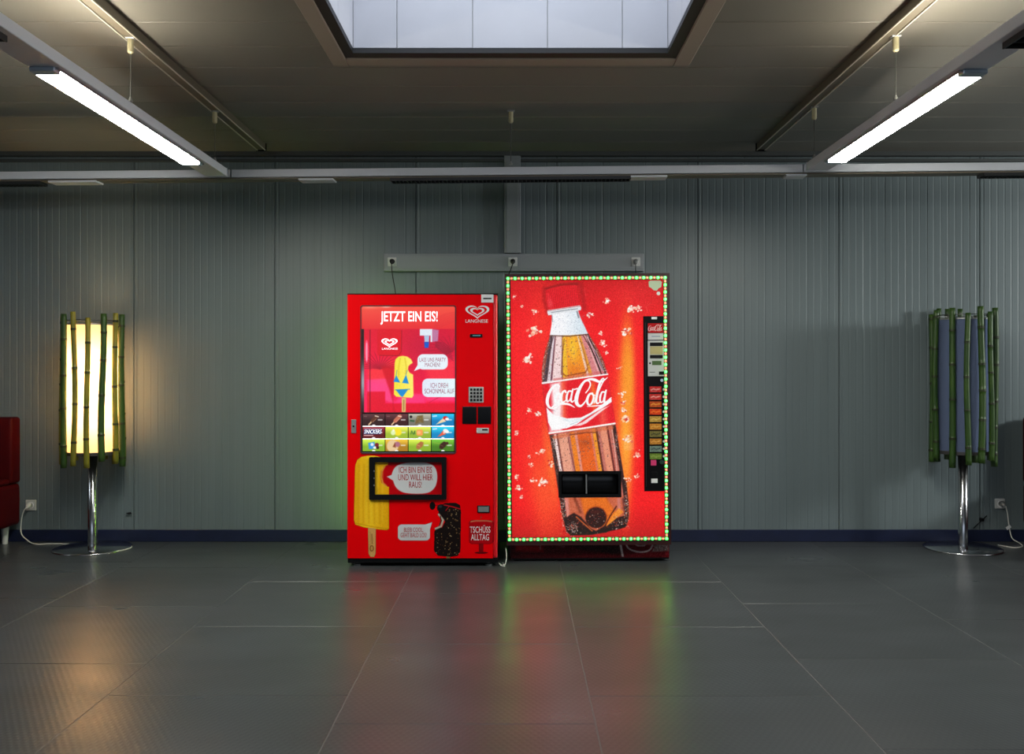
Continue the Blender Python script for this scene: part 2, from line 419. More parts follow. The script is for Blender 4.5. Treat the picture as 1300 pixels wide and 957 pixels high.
# shaft panels: separate boards with dark joints in front of a backing
bk = BM(); e = .012
box(bk, hx0 - .05, hx0 - e, hy0, hy1, H0 + .01, top); box(bk, hx1 + e, hx1 + .05, hy0, hy1, H0 + .01, top)
box(bk, hx0 - .05, hx1 + .05, hy1 + e, hy1 + .05, H0 + .01, top); box(bk, hx0 - .05, hx1 + .05, hy0 - .05, hy0 - e, H0 + .01, top)
obj('shaft_backing', bk, GREY, sk)
edges = [448, 504, 600, 695, 790, 848]
for a, b in zip(edges[:-1], edges[1:]):
    for (ya, yb) in ((hy1, hy1 + e), (hy0 - e, hy0)):
        obj('shaft_panel', box(BM(), X(a, 4.42) + .002, X(b, 4.42) - .002, ya, yb, H0 + .012, top), SHAFT, sk)
yy = hy1
while yy > hy0 + .05:
    y2 = max(yy - .37, hy0)
    for xa, xb in ((hx0 - e, hx0), (hx1, hx1 + e)):
        obj('shaft_panel', box(BM(), xa, xb, y2 + .002, yy - .002, H0 + .012, top), SHAFT, sk)
    yy -= .37

# ------------------------------------------------------------------ ceiling rails, wires, beams with luminaires
for rx, lab in ((-1.757, 'left ceiling rail carrying the wires of the left light beam'), (1.69, 'right ceiling rail carrying the wires of the right light beam')):
    t = thing('ceiling_rail', lab, 'rail', (rx, 2, H0), 'ceiling rails')
    bx('channel', RAIL, t, rx - .028, rx + .028, RY + .1, 6.25, H0 - .045, H0, .002, 1)
    bx('lip', CEILJ, t, rx + .024, rx + .030, RY + .1, 6.25, H0 - .051, H0 - .0455); bx('lip', CEILJ, t, rx - .030, rx - .024, RY + .1, 6.25, H0 - .051, H0 - .0455)
    bx('end_cap', BLACK, t, rx - .035, rx + .035, 6.25, 6.262, H0 - .056, H0)
def wire(xc, yc, z_top, z_bot, lab):
    t = thing('suspension_wire', lab, 'wire', (xc, yc, z_bot), 'suspension wires')
    obj('bracket', tube(BM(), [(xc, yc, z_top), (xc, yc, z_top - .07), (xc, yc, z_top - .078)], [.014, .014, .008], 12), BRACK, t)
    obj('clip', box(BM(), xc - .022, xc + .022, yc - .016, yc + .016, z_top - .012, z_top, .003, 1), GREY, t)
    obj('cable', tube(BM(), [(xc, yc, z_top - .07), (xc, yc, z_bot + .012)], .0022, 6), WIRE, t)
    obj('grip', lathe(BM(), [(.0, z_bot + .022), (.005, z_bot + .02), (.009, z_bot + .008), (.011, z_bot), (0, z_bot)], xc, yc, 12), GREY, t)
    return t
BT = EYE + 1.213; BB = EYE + 1.165
wire(-1.757, 4.13, H0 - .04, BT, 'nearer wire above the lit left light beam')
wire(-1.765, 5.31, H0 - .04, BT, 'farther wire above the lit left light beam')
wire(1.722, 4.107, H0 - .04, BT, 'nearer wire above the lit right light beam')
wire(1.722, 5.23, H0 - .04, BT, 'farther wire above the lit right light beam')
wire(X(648.5, 5.45), 5.45, H0, EYE + 1.222, 'wire hanging from bare ceiling above middle of the cross beam')

def beam(xi, xo, yfar, lab, lamps, group='light beams running towards the back wall'):
    """xi = face towards the room's middle, xo = outer face"""
    s = 1 if xo > xi else -1; a, b = min(xi, xo), max(xi, xo)
    t = thing('light_beam', lab, 'light beam', ((a + b) / 2, 3, BB), group)
    obj('housing', box(BM(), a, b, RY + .2, yfar, BB, BT, .004, 2), ALU, t)
    bx('end_plate', ALU, t, a - .002, b + .002, yfar, yfar + .006, BB - .002, BT + .002, .001)
    la, lb = (xi + s * .030, xi + s * .128); la, lb = min(la, lb), max(la, lb)
    lb = min(lb, b - .004) if s > 0 else lb; la = max(la, a + .004) if s < 0 else la
    for y0, y1, lit in lamps:
        if lit:
            d = obj('diffuser', box(BM(), la, lb, y0 + .02, y1 - .02, BB - .018, BB, .005, 2), TUBEM if abs(xi) < 3 else TUBED, t)
            for ya, yb in ((y0 - .03, y0 + .02), (y1 - .02, y1 + .02)):
                obj('end_cap', box(BM(), la, lb, ya, yb, BB - .018, BB, .003, 1), ENDC, t)
            rl = la - .012 if s > 0 else lb
            if abs(xi) < 3: bx('uplight', UPL, t, (a + b) / 2 - .03, (a + b) / 2 + .03, 2.3, 4.1, BT - .001, BT + .004)
            bx('reflector_edge', CHROME, t, rl, rl + .012, y0 - .02, y1 + .02, BB - .010, BB)
        else:
            lv = BM(); box(lv, la, la + .006, y0, y1, BB - .022, BB); box(lv, lb - .006, lb, y0, y1, BB - .022, BB)
            n = int((y1 - y0) / .06)
            for k in range(n + 1):
                yk = y0 + k * (y1 - y0) / n; box(lv, la + .006, lb - .006, yk - .0015, yk + .0015, BB - .020, BB)
            obj('louver', lv, LOUV, t)
            bx('lamp_recess', SLOT, t, la + .02, lb - .02, y0, y1, BB - .004, BB)
    return t
Ls = lambda yn: [(3.53, 5.13, True), (1.6, 3.2, False), (-.6, 1.0, False)]
beam(-1.755, -1.89, 5.50, 'lit aluminium light beam hanging on the left', [(3.53, 5.13, True), (1.7, 3.18, False), (-.6, 1.0, False)])
beam(1.715, 1.845, 5.345, 'lit aluminium light beam hanging on the right', [(3.56, 5.08, True), (1.7, 3.25, False), (-.6, 1.0, False)])
beam(-5.35, -5.48, 5.8, 'light beam outside the view to the far left', [(3.6, 5.2, True), (1.6, 3.2, False)], 'light beams beyond the frame')
beam(5.35, 5.48, 5.0, 'light beam outside the view to the far right', [(3.2, 4.8, True), (1.0, 2.6, False)], 'light beams beyond the frame')

# cross beam, slightly skewed to the wall
cb = thing('cross_beam', 'long aluminium cross beam hanging in front of the back wall', 'beam', (0, 5.475, EYE + 1.175))
zt = EYE + 1.222; zb = EYE + 1.174; yc = 5.475
for a, b in ((-4.5, -1.765), (-1.757, 1.72), (1.728, 4.5)):
    obj('beam_section', box(BM(), a, b, yc + .03, yc + .13, zb, zt, .003, 2), ALU, cb)
bx('lip', RAIL, cb, -4.5, 4.5, yc + .034, yc + .125, zb - .012, zb - .004)
for a, b, c in ((-4.0, X(46, 5.6), 0), (X(494, 5.5), X(800, 5.5), 1), (X(1253, 5.36), 4.0, 0)):
    lv = BM(); box(lv, a, b, yc + .032, yc + .037, zb - .030, zb - .012); box(lv, a, b, yc + .12, yc + .125, zb - .030, zb - .012)
    n = int((b - a) / .024)
    for k in range(n + 1):
        xk = a + k * (b - a) / n; box(lv, xk - .002, xk + .002, yc + .037, yc + .12, zb - .028, zb - .012)
    obj('louver', lv, LOUV, cb)
for a, b in ((800, 846), (46, 110), (375, 420), (994, 1020)):
    obj('cover_strip', box(BM(), X(a, 5.5), X(b, 5.5), yc + .030, yc + .127, zb - .022, zb - .010, .002, 1), ALU, cb)
cb.rotation_euler[2] = math.atan2(-.26, 6.2)

# ------------------------------------------------------------------ cable duct, sockets
du = thing('cable_duct', 'light grey T shaped cable duct fixed to wall above the vending machines', 'cable duct', (X(651, WY), WY, Z(344, WY)))
Yd = WY - .045
obj('vertical_duct', box(BM(), X(640, Yd), X(661, Yd), Yd, WY - .0005, Z(321, Yd), H0 - .001, .003, 1), DUCT, du)
bx('duct_cover', DUCT, du, X(643, Yd), X(658, Yd), Yd - .004, Yd, Z(321, Yd), H0 - .06, .0015, 1)
obj('horizontal_duct', box(BM(), X(487, Yd), X(817.5, Yd), Yd, WY - .0005, Z(344, Yd), Z(322, Yd), .003, 1), DUCT, du)
bx('duct_cover', DUCT, du, X(489, Yd), X(816, Yd), Yd - .004, Yd, Z(341.5, Yd), Z(324.5, Yd), .0015, 1)
def socket(cx, cy, r, Y, lab, plug, group='sockets on the cable duct'):
    t = thing('wall_socket', lab, 'socket', (X(cx, Y), Y, Z(cy, Y)), group)
    a = X(cx, Y); b = Z(cy, Y); h = r / F * Y
    obj('plate', box(BM(), a - h, a + h, Y - .012, Y, b - h, b + h, .004, 2), SILVER, t)
    fr_ = BM(); lathe(fr_, [(h * .62, 0), (h * .62, .006), (h * .5, .006), (h * .48, .001)], 0, 0, 24)
    bmesh.ops.rotate(fr_, verts=fr_.verts, matrix=Matrix.Rotation(math.pi / 2, 3, 'X')); bmesh.ops.translate(fr_, verts=fr_.verts, vec=(a, Y - .012, b))
    obj('rim', fr_, WHITE, t)
    return t
def cord(name, lab, cat, pts, r, m, plug=None, pm=None):
    t = thing(name, lab, cat, pts[0], 'power cords')
    obj('cable', tube(BM(), smooth_path(pts), r, 8), m, t, True)
    if plug:
        a, Y, b = plug
        obj('plug', tube(BM(), [(a, Y, b), (a, Y - .02, b), (a, Y - .034, b - .006), (a, Y - .045, b - .02)], [.019, .018, .013, .006], 14), pm, t, True)
    return t
YS = Yd - .016
for cx, lab, pm in ((498, 'socket at left end of cable duct with black plug', PLUGB), (651, 'socket at middle of cable duct with black plug', PLUGB), (807, 'socket at right end of cable duct with grey plug', GREY)):
    socket(cx, 332.5, 5.6, Yd - .004, lab, None)
cord('power_cord', 'black cord hanging from left socket to the ice cream machine', 'cord', [(X(498, YS), YS - .045, Z(336, YS)), (X(499.5, YS), YS - .05, Z(350, YS)), (X(503, YS), YS - .03, Z(374, YS)), (X(504, YS), YS + .01, Z(400, YS))], .0035, PLUGB, (X(498, YS), YS, Z(332, YS)), PLUGB)
cord('power_cord', 'short black cord from middle socket to the drinks machine', 'cord', [(X(651, YS), YS - .045, Z(336, YS)), (X(648, YS), YS - .045, Z(344, YS)), (X(645, YS), YS - .03, Z(353, YS)), (X(644, YS), YS, Z(372, YS))], .004, PLUGB, (X(651, YS), YS, Z(332, YS)), PLUGB)
cord('power_cord', 'thin cord from right socket down behind the drinks machine', 'cord', [(X(806, YS), YS - .045, Z(336, YS)), (X(806, YS), YS - .04, Z(350, YS)), (X(806, YS), YS, Z(372, YS))], .003, PLUGB, (X(807, YS), YS, Z(332, YS)), GREY)
socket(40, 641, 6.6, WY - .001, 'wall socket low beside the red sofa on the left', None, 'low wall sockets')
socket(1268.5, 639, 6.3, WY - .001, 'wall socket low on the right behind the unlit bamboo lamp', None, 'low wall sockets')

# ------------------------------------------------------------------ ice cream machine
YL = 5.70
ic = thing('ice_cream_machine', 'red ice cream vending machine with lit display, left of the drinks machine', 'vending machine', (X(536, YL), 6.0, 0))
L = lambda a: X(a, YL)
xl, xr = X(441, YL), X(631.5, YL)
zt_, zd = Z(374, YL), Z(708.5, YL)
bd = BM(); box(bd, xl + .005, xr - .004, YL + .07, 6.27, .05, zt_ - .004, .006, 1)
obj('cabinet', bd, BLACKM, ic)
# door with openings for display and delivery flap
def plate_with_holes(bm, x0, x1, z0, z1, ya, yb, holes):
    """plate split into columns/rows around rectangular holes"""
    xs = sorted({x0, x1, *[v for h in holes for v in h[:2]]}); zs = sorted({z0, z1, *[v for h in holes for v in h[2:]]})
    for i in range(len(xs) - 1):
        for j in range(len(zs) - 1):
            cx, cz = (xs[i] + xs[i + 1]) / 2, (zs[j] + zs[j + 1]) / 2
            if any(h[0] < cx < h[1] and h[2] < cz < h[3] for h in holes): continue
            box(bm, xs[i], xs[i + 1], ya, yb, zs[j], zs[j + 1])
    bmesh.ops.remove_doubles(bm, verts=bm.verts, dist=1e-5)
    inner = [f for f in bm.faces if False]
    seen = {}
    for f in list(bm.faces):
        k = tuple(sorted(v.index for v in f.verts)); 
    bm.verts.index_update()
    for f in list(bm.faces):
        k = tuple(sorted(v.index for v in f.verts)); seen.setdefault(k, []).append(f)
    dele = [f for fs in seen.values() if len(fs) > 1 for f in fs]
    bmesh.ops.delete(bm, geom=dele, context='FACES_ONLY')
    return bm
disp = (X(458, YL), X(578.5, YL), Z(575.5, YL), Z(388, YL)); flap = (X(473, YL), X(563, YL), Z(630, YL), Z(583, YL))
door = plate_with_holes(BM(), xl, xr - .028, zd, zt_, YL, YL + .065, [disp, flap])
dr = obj('door', door, RED, ic)
# right edge strip of the door: rounded brighter red profile
eb = BM(); box(eb, xr - .028, xr, YL - .002, YL + .065, zd, zt_, .012, 4)
obj('door_edge', eb, RED2, ic, True, label='rounded bright red right edge strip of door')
bx('top_cap', BLACK, ic, xl - .001, xr + .004, YL + .002, YL + .067, zt_, zt_ + .008, .002)
bx('plinth', BLACK, ic, xl, xr + .004, YL + .01, 6.26, .02, zd, .004)
for fx in (452, 620):
    for fy in (YL + .05, 6.2):
        obj('foot', lathe(BM(), [(.0, 0), (.022, 0), (.022, .008), (.010, .012), (.010, .025), (0, .025)], X(fx, YL), fy, 16), GREY, ic)
gm = mat('green_rear_led', (200, 255, 120), .4, emit=(160, 226, 70), es=42.0)
obj('rear_light_tube', tube(BM(), [(xl + .03, 6.29, .10), (xl + .03, 6.29, zt_ - .06)], .011, 10), gm, ic, label='yellow green light tube at the back of the cabinet')
# display: header, picture, buttons
obj('display_frame', frame_prism(BM(), rrect(457.4, 387.4, 579.2, 576.2, 3), rrect(459, 389, 577.6, 574.8, 2.2), YL, .004), mat('display_bezel', (96, 30, 34), .3), ic)
YP = YL + .004
hd = Canvas(458.2, 388.2, 578.4, 417.5, .5, (240, 62, 52))
hd.c = lerp((246, 84, 66), (232, 44, 50), (hd.gy - 388) / 29)
for k in range(9): hd.stroke([(578, 396 + k * 1.5), (566 - k, 398 + k * 2.2), (555 - k * .5, 403 + k * 1.6)], .5, (214, 40, 50), op=.6)
hd.glow(470, 389, 10, 2.5, (255, 190, 170), .5); hd.glow(490, 389, 6, 1.5, (255, 230, 220), .7)
hd.build('header', YP, PRL, ic, label='orange red lit header reading JETZT EIN EIS!')
text('header_lettering', 'JETZT EIN EIS!', 483, 395, 555.5, 412, YP - .0012, SCRW, ic, .012)
sc = Canvas(458.2, 417.5, 578.4, 524.3, .4, (232, 20, 60))
sc.c = lerp((212, 16, 48), (236, 20, 74), (sc.gy - 417) / 107)
sc.glow(545, 440, 40, 30, (176, 16, 60), .6); sc.glow(480, 500, 30, 30, (236, 50, 110), .7)
sc.poly([(467, 470), (500, 455), (495, 490), (467, 482)], (236, 70, 60), 3, .8); sc.poly([(540, 468), (578, 455), (578, 490), (545, 488)], (240, 70, 70), 4, .7)
sc.poly([(466, 482), (496, 480), (500, 512), (466, 500)], (244, 92, 140), 1.5, .8); sc.poly([(510, 500), (540, 500), (540, 512), (500, 512)], (246, 80, 140), 2, .7)
sc.poly([(466, 497), (489, 497), (489, 512), (578, 512), (578, 524), (466, 524)], (214, 6, 40), .8, .9)
sc.poly([(541, 504), (578, 503), (578, 509), (541, 509)], (250, 90, 140), 2, .7)
# palm fronds
for cx, cy, r, n, a0 in ((482, 470, 42, 17, 190), (574, 448, 40, 15, 150), (578, 500, 34, 9, 170)):
    for k in range(n):
        a = math.radians(a0 + k * 170 / n); pts = []
        for q in range(6):
            t = q / 5; pts.append((cx + r * t * math.cos(a), cy - 2 - r * .75 * t * math.sin(a) * -1 + 9 * t * t))
        sc.stroke(pts, [1.6, 1.5, 1.3, 1.0, .7, .3], (164, 10, 44), op=.65)
sc.c = np.clip(sc.c * np.array([1.06, .8, 1.0]), 0, 255)
sc.poly([(484, 465), (500, 465), (499, 524), (502, 524), (496, 500)], (208, 6, 30), 1.5, .8)
sc.poly(rrect(479, 418, 510, 452, 4), (222, 8, 34), .6); sc.stroke([(482, 451), (506, 451.5), (509.5, 446), (510, 420)], .9, (150, 0, 24), op=.7)
sc.poly([(458, 417), (462.2, 417), (462.2, 524), (458, 524)], lambda a, b: lerp((40, 26, 26), (150, 160, 170), np.exp(-((b - 485) / 22) ** 2)), .4)
sc.stroke([(469.8, 419), (469.8, 524)], .8, (90, 0, 20)); sc.poly(ell(465.5, 446, 2.2, 14.5), (255, 90, 130), .6); sc.stroke([(465.5, 436), (465.5, 457)], 1.2, (250, 190, 210), op=.8)
# white device with blue end
sc.poly([(533, 417.5), (549, 417.5), (549, 434), (546.5, 434), (546.5, 426), (533, 426)], (224, 236, 246), .5); sc.poly([(549, 417.5), (557, 419), (556, 433), (549, 434)], (190, 120, 160), .8)
sc.poly([(538.5, 426), (545, 426), (544.5, 434), (539, 434)], (170, 196, 226), .5); sc.poly([(538.5, 434), (544.8, 434), (544, 441.5), (539, 441.5)], (16, 90, 200), .5)
for k in range(7): sc.stroke([(553, 434 + k), (562, 435 + k * 2), (570 + k, 440 + k * 3)], .9, (120, 20, 50), op=.5)
# yellow lolly in a blue two-piece
ly = [(501, 461), (502, 456), (506, 452.5), (511, 451.5), (517, 452.5), (522, 456), (524, 460.5), (521, 462.5), (518.5, 465), (518, 469), (520, 473), (524.5, 475.5), (525, 502), (523, 505), (503, 503.5), (500, 500.5)]
sc.poly(ly, lambda a, b: lerp((244, 226, 60), (255, 238, 110), (a - 500) / 25), .6)
sc.stroke([(508, 455), (506, 466), (506, 478)], 2, (226, 200, 40), op=.6); sc.stroke([(514, 455), (516, 466), (515, 474)], 2, (226, 196, 40), op=.6)
for p in ([(503, 476), (508, 485.5), (499.5, 484.5)], [(515.5, 475.5), (519, 487), (510.5, 486)], [(502, 494.5), (518, 494.5), (514, 500), (511, 504), (508, 502), (505, 498)]):
    sc.poly(p, (20, 140, 214), .5)
sc.stroke([(503, 476), (504, 470)], .5, (20, 120, 190)); sc.stroke([(515.5, 475.5), (517, 470)], .5, (20, 120, 190)); sc.stroke([(502, 494.8), (520, 494)], .9, (20, 130, 200))
sc.poly([(510, 505), (515.4, 505), (515, 523), (510, 523)], (222, 180, 110), .4); sc.stroke([(512.7, 508), (512.5, 521)], 1.3, (140, 100, 50), op=.7)
sc.poly(rrect(530, 449.5, 568.5, 469, 7), (232, 242, 250), .5); sc.poly([(531, 462), (525.5, 471), (536, 467)], (232, 242, 250), .4)
sc.poly(rrect(536, 480.5, 584, 504, 7), lambda a, b: lerp((226, 232, 248), (230, 248, 252), (a - 536) / 42), .5)
sc.stroke([(460, 524), (578, 524)], 1.2, (20, 10, 14)); sc.grain(3, 2)
sc.build('picture_screen', YP, PRL, ic, label='pink red lit picture with yellow lolly and white speech bubbles')
text('bubble_lettering', 'LASS UNS PARTY\nMACHEN!', 532.5, 454, 566, 465.5, YP - .0012, SCRR, ic, 0)
text('bubble_lettering', 'ICH DREH\nSCHONMAL AUF', 539, 486, 576.5, 499.5, YP - .0012, SCRR, ic, 0)
def heart_logo(cx, cy, s, Y, m, parent, name='heart_logo'):
    b = BM()
    def heart(k):
        out = []
        for i in range(40):
            t = i / 40 * 2 * math.pi; hx = 16 * math.sin(t) ** 3; hy = 13 * math.cos(t) - 5 * math.cos(2 * t) - 2 * math.cos(3 * t) - math.cos(4 * t)
            out.append((cx + hx * k * s / 32 * 1.05, cy - (hy + 1) * k * s / 32 * .66))
        return out
    for o_, i_ in ((1.0, .80), (.60, .40)):
        frame_prism(b, heart(o_), heart(i_), Y, .001)
    return obj(name, b, m, parent)
heart_logo(494.5, 434.8, 19.5, YP, SCRW, ic); text('logo_lettering', 'LANGNESE', 485, 441.3, 505, 443.8, YP - .0012, SCRW, ic, .0)
cols = [(460.4, 488.4), (489.4, 517.7), (518.7, 547), (548, 576.4)]; rows = [(525.4, 540.4), (541.7, 556.2), (557.8, 572.6)]
bgs = [[(58, 26, 30), (66, 24, 30), (140, 138, 124), (10, 146, 222)], [(112, 16, 26), (190, 222, 60), (176, 214, 60), (16, 160, 230)], [(160, 214, 50), (206, 146, 30), (168, 212, 50), (84, 150, 34)]]
pbox('button_backing', SLOT, ic, 459.4, 524.6, 577.4, 573.8, YP + .004, .0, back=.01)
for r, (y0, y1) in enumerate(rows):
    for c, (x0, x1) in enumerate(cols):
        b = Canvas(x0, y0, x1, y1, .35, bgs[r][c]); cx, cy = (x0 + x1) / 2, (y0 + y1) / 2
        g0 = np.array(bgs[r][c], float); b.c = lerp(np.minimum(g0 * 1.25 + 26, 255), g0 * .85, (b.gy - y0) / 9)
        b.stroke([(x1 - 8, cy), (x1 - 3.6, cy)], 1.8, (235, 238, 235), op=.7)
        if r == 0 and c < 2:
            b.stroke([(cx - 6, cy + 6), (cx - 2, cy + 1.5)], 1.8, (226, 190, 150)); b.stroke([(cx - 1.5, cy + 1), (cx + 4, cy - 4.5)], 5 if c else 4.4, (96, 52, 34) if c == 0 else (196, 110, 84)); b.stroke([(cx + 2, cy - 5), (cx + 6, cy - 4)], 1.2, (240, 220, 200)); b.stroke([(x0 + 2, y0 + 3), (x0 + 5, y0 + 3)], 1.2, (120, 90, 90))
            b.stroke([(cx - 1.5, cy + 3), (cx + 3, cy - 1)], .5, (240, 190, 160), op=.6)
        elif r == 0 and c == 2:
            b.poly([(cx - 5, cy + 1), (cx - 3, cy - 5), (cx + 4, cy - 6), (cx + 5, cy + 4), (cx, cy + 3), (cx - 6, cy + 6)], (116, 96, 54), .9); b.poly(ell(x0 + 3, y0 + 3.6, 1.7, 1.7), (16, 18, 16)); b.stroke([(x0 + 2.5, cy + 1), (x0 + 6.5, cy + 1.5)], 2, (40, 90, 50))
            for k in range(14): b.poly(ell(cx + random.uniform(-3, 4), cy + random.uniform(-4, 3), .5, .5, n=6), (170, 150, 90), op=.7)
        elif c == 3 and r < 2:
            b.poly([(cx - 9 + r * 2, cy + 6), (cx + 1, cy - 3), (cx + 4, cy + 2)], (240, 214, 170) if r == 0 else (236, 90, 60), .6); b.poly(ell(cx + 3.6, cy - 2, 3.4, 2.6, 20), (210, 40, 40) if r == 0 else (246, 240, 240)); b.poly(ell(cx + 5.4, cy - 1, 2.4, 1.8), (250, 248, 246)); b.poly(ell(cx + 1.4, cy + .4, 1.2, 1), (250, 210, 200)); b.stroke([(x0 + 2, y0 + 3), (x0 + 6, y0 + 2.4)], 2, (180, 226, 250))
        elif r == 1 and c == 0:
            b.poly([(x0 + 2, y0 + 3), (x1 - 3, y0 + 3), (x1 - 5, y0 + 9.5), (x0 + 1, y0 + 9.5)], (14, 40, 110), .5); b.stroke([(x0 + 2, y1 - 3.6), (x0 + 13, y1 - 3.6)], 1, (240, 200, 200)); b.stroke([(x0 + 2, y0 + 2.4), (x1 - 3, y0 + 2.4)], .5, (220, 200, 220))
        elif r == 1 and c == 1:
            b.poly(ell(cx + 1.5, cy - .5, 5, 4.6, 20), (250, 226, 40), .8); b.poly(ell(cx - 4.5, cy + .3, 3, 3.2), (226, 244, 180), .8); b.poly(ell(cx - 4, cy - 2.6, 1.4, 1.4), (250, 250, 230))
        elif r == 1 and c == 2:
            b.poly(rrect(cx - 4, cy - 3.6, cx + 4, cy + 4, 1.8), (250, 160, 80), .6); b.poly(ell(cx - 1, cy, 2.4, 2), (252, 190, 120)); b.stroke([(x0 + 3, cy + 2), (x0 + 4, cy - 2), (x0 + 6, cy + 2.4), (x0 + 8, cy - 2), (x0 + 8, cy + 2)], .9, (60, 110, 50))
        elif r == 2 and c == 0:
            b.poly([(cx - 7, cy - 3), (cx + 1, cy - 4.5), (cx + 2, cy + 4), (cx - 6, cy + 5)], (60, 150, 220), .6); b.poly(ell(cx - 2, cy - 1, 2, 2), (230, 236, 246)); b.poly(ell(cx + 4, cy - .5, 2.6, 2.6), (120, 20, 40)); b.poly(ell(cx + 1.5, cy + 3, 2.2, 1.5), (246, 246, 240)); b.poly(ell(cx + 5, cy + 3, 2, 1.8), (66, 20, 24))
        elif r == 2 and c == 1:
            b.poly(ell(x0 + 9, cy + 1, 7.5, 8), (232, 200, 150), .8); b.poly(ell(cx + 1, cy - 1.2, 3.4, 3.4), (176, 110, 130), .6); b.poly([(cx - 5, cy + 2), (cx - 2, cy - 4), (cx - 1, cy + 3)], (140, 70, 40), .6)
        else:
            k = (176, 110, 60) if c == 2 else (60, 28, 16)
            b.poly([(cx - 4.5, cy + 4), (cx - 4, cy - 1), (cx + 1.5, cy - 5), (cx + 5, cy - 3.5), (cx + 3.5, cy + 1.5), (cx - 1, cy + 5)], k, .6); b.stroke([(cx - 3.6, cy - .5), (cx + .2, cy + 1)], .8, tuple(min(v + 60, 255) for v in k), op=.7)
            if c == 3: b.poly(ell(cx + 5.5, cy - 2.5, 1.8, 1.8), (70, 34, 20)); b.stroke([(x0 + 2, y0 + 4), (cx - 4, cy - 2)], 1, (150, 180, 60), op=.7)
        b.poly(ell(cx, y1 - .2, 2.2, 1.3), (250, 252, 255), .5)
        b.build('product_button', YP - .001, PRL, ic)
text('candy_bar_lettering', 'SNICKERS', 462.4, 545.3, 484.5, 550.3, YP - .0022, SCRW, ic, .0, shear=.25)
pbox('display_sill', CHROME, ic, 460, 574, 577.5, 575.3, YL, .003, back=.004)
pbox('side_strip', CHROME, ic, 458.4, 525, 459.3, 574, YL, .002, back=.004); pbox('side_strip', CHROME, ic, 577.4, 525, 578.3, 574, YL, .002, back=.004)

# delivery flap
lol_o = [(449, 588), (451, 583), (455, 580), (461, 578.2), (470, 577.8), (479, 578.5)]
def lolly(cv, clip=None):
    body = [(449.2, 660), (450.4, 600), (451, 590), (453.5, 583.5), (459, 579.6), (466, 578.2), (475, 578), (484, 580), (490, 584), (493, 588), (492.5, 590), (487.5, 592), (483.5, 598), (482.5, 606), (484.5, 613), (490, 617), (493.8, 618), (494, 671), (491, 673), (480, 672), (462, 669.5), (451, 666)]
    cv.poly(body, lambda a, b: lerp((238, 170, 12), (255, 208, 36), 1 - np.abs((a - 470) / 24)), .5)
    for xx in (455.5, 462, 469, 476, 483):
        cv.stroke([(xx, 590), (xx - 1, 640), (xx - .5, 664)], 2.2, (226, 158, 14), 1.0, .45)
        cv.stroke([(xx + 3, 592), (xx + 2.6, 640), (xx + 3, 662)], 1.2, (248, 204, 60), .8, .5)
    cv.stroke([(488.5, 592), (484.6, 598), (483.8, 606), (486, 613), (490.5, 617)], 2.2, (236, 196, 70), .6, .7)
    cv.stroke([(452, 664), (470, 668), (492, 671.5)], 1.2, (206, 140, 10), .6, .6)
lo = Canvas(448, 577, 496, 708, .4, (0, 0, 0), 0.0); lolly(lo)
lo.poly([(467, 669.5), (477.3, 671), (477, 703), (475, 707), (470.5, 707.2), (467.8, 703)], (206, 158, 92), .45); lo.stroke([(470, 675), (470, 700)], .8, (168, 118, 60), op=.7)
lo.poly(ell(472, 696, 2.6, 4), (120, 70, 30)); lo.poly(ell(472, 696, 1.5, 2.8), (200, 150, 84)); lo.stroke([(472, 678), (472.5, 690)], 1.6, (150, 102, 52), op=.8)
lo.grain(4, 2); lo.build('lolly_sticker', YL - .0008, PRN, ic, holes=[(469.5, 580.5, 566.5, 633.5)], label='large yellow bitten ice lolly printed on the door')
YFP = YL - .004
obj('flap_frame', frame_prism(BM(), rrect(469, 580, 567, 634, 1.6), rrect(476.3, 586.5, 561, 627.5, .8), YL, .016), BLACK, ic, label='black frame of delivery flap')
fp = Canvas(474, 584, 563, 630, .4, (190, 2, 14)); lolly(fp)
fp.poly([(491, 605), (497, 602.8)] + [p[:2] for p in smooth_path([(499, 597, 0), (504, 591, 0), (515, 587.5, 0), (530, 586.8, 0), (544, 588, 0), (552, 593, 0), (555, 602, 0), (554.5, 612, 0), (551, 620, 0), (543, 625.5, 0), (528, 626.8, 0), (512, 625, 0), (503, 619, 0), (499, 610, 0)], 4)], (206, 210, 212), .5)
fp.build('flap_panel', YL + .001, PRN, ic, label='delivery flap with lolly and grey speech bubble')
text('bubble_lettering', 'ICH BIN EIN EIS\nUND WILL HIER\nRAUS!', 505.5, 592.5, 549.5, 619, YL - .0005, PRINTR, ic, 0)
for yy in (597, 606, 615): pbox('hinge_pin', GREY, ic, 474.5, yy, 475.6, yy + 2, YL - .016, .002)
# stickers
bb = Canvas(502, 660, 552, 690, .35, (0, 0, 0), 0); bb.poly(rrect(505, 665.5, 546, 686, 5), (204, 206, 208), .4); bb.poly([(539, 666), (549, 662.5), (546, 672)], (204, 206, 208), .4)
bb.build('bubble_sticker', YL - .0008, PRN, ic); text('bubble_lettering', 'BLEIB COOL,\nGEHT BALD LOS!', 508.5, 669.5, 541.5, 682, YL - .0018, PRINTR, ic, 0)
ch = Canvas(543, 635, 590, 709, .35, (0, 0, 0), 0)
ch.poly([(551.5, 674), (557, 669), (561, 670), (565, 662), (560, 654), (557, 652), (556, 642), (566, 638.5), (578, 638), (584, 641), (585.3, 650), (584.5, 700), (581, 705.5), (570, 707), (556, 705), (551, 699)], (22, 14, 12), .5)
ch.stroke([(557, 653), (562.5, 660), (560, 668), (553, 671)], 2.6, (186, 176, 160), .5); ch.stroke([(559, 655), (560, 661), (557.5, 667)], 1.2, (60, 40, 30))
rs = random.Random(3)
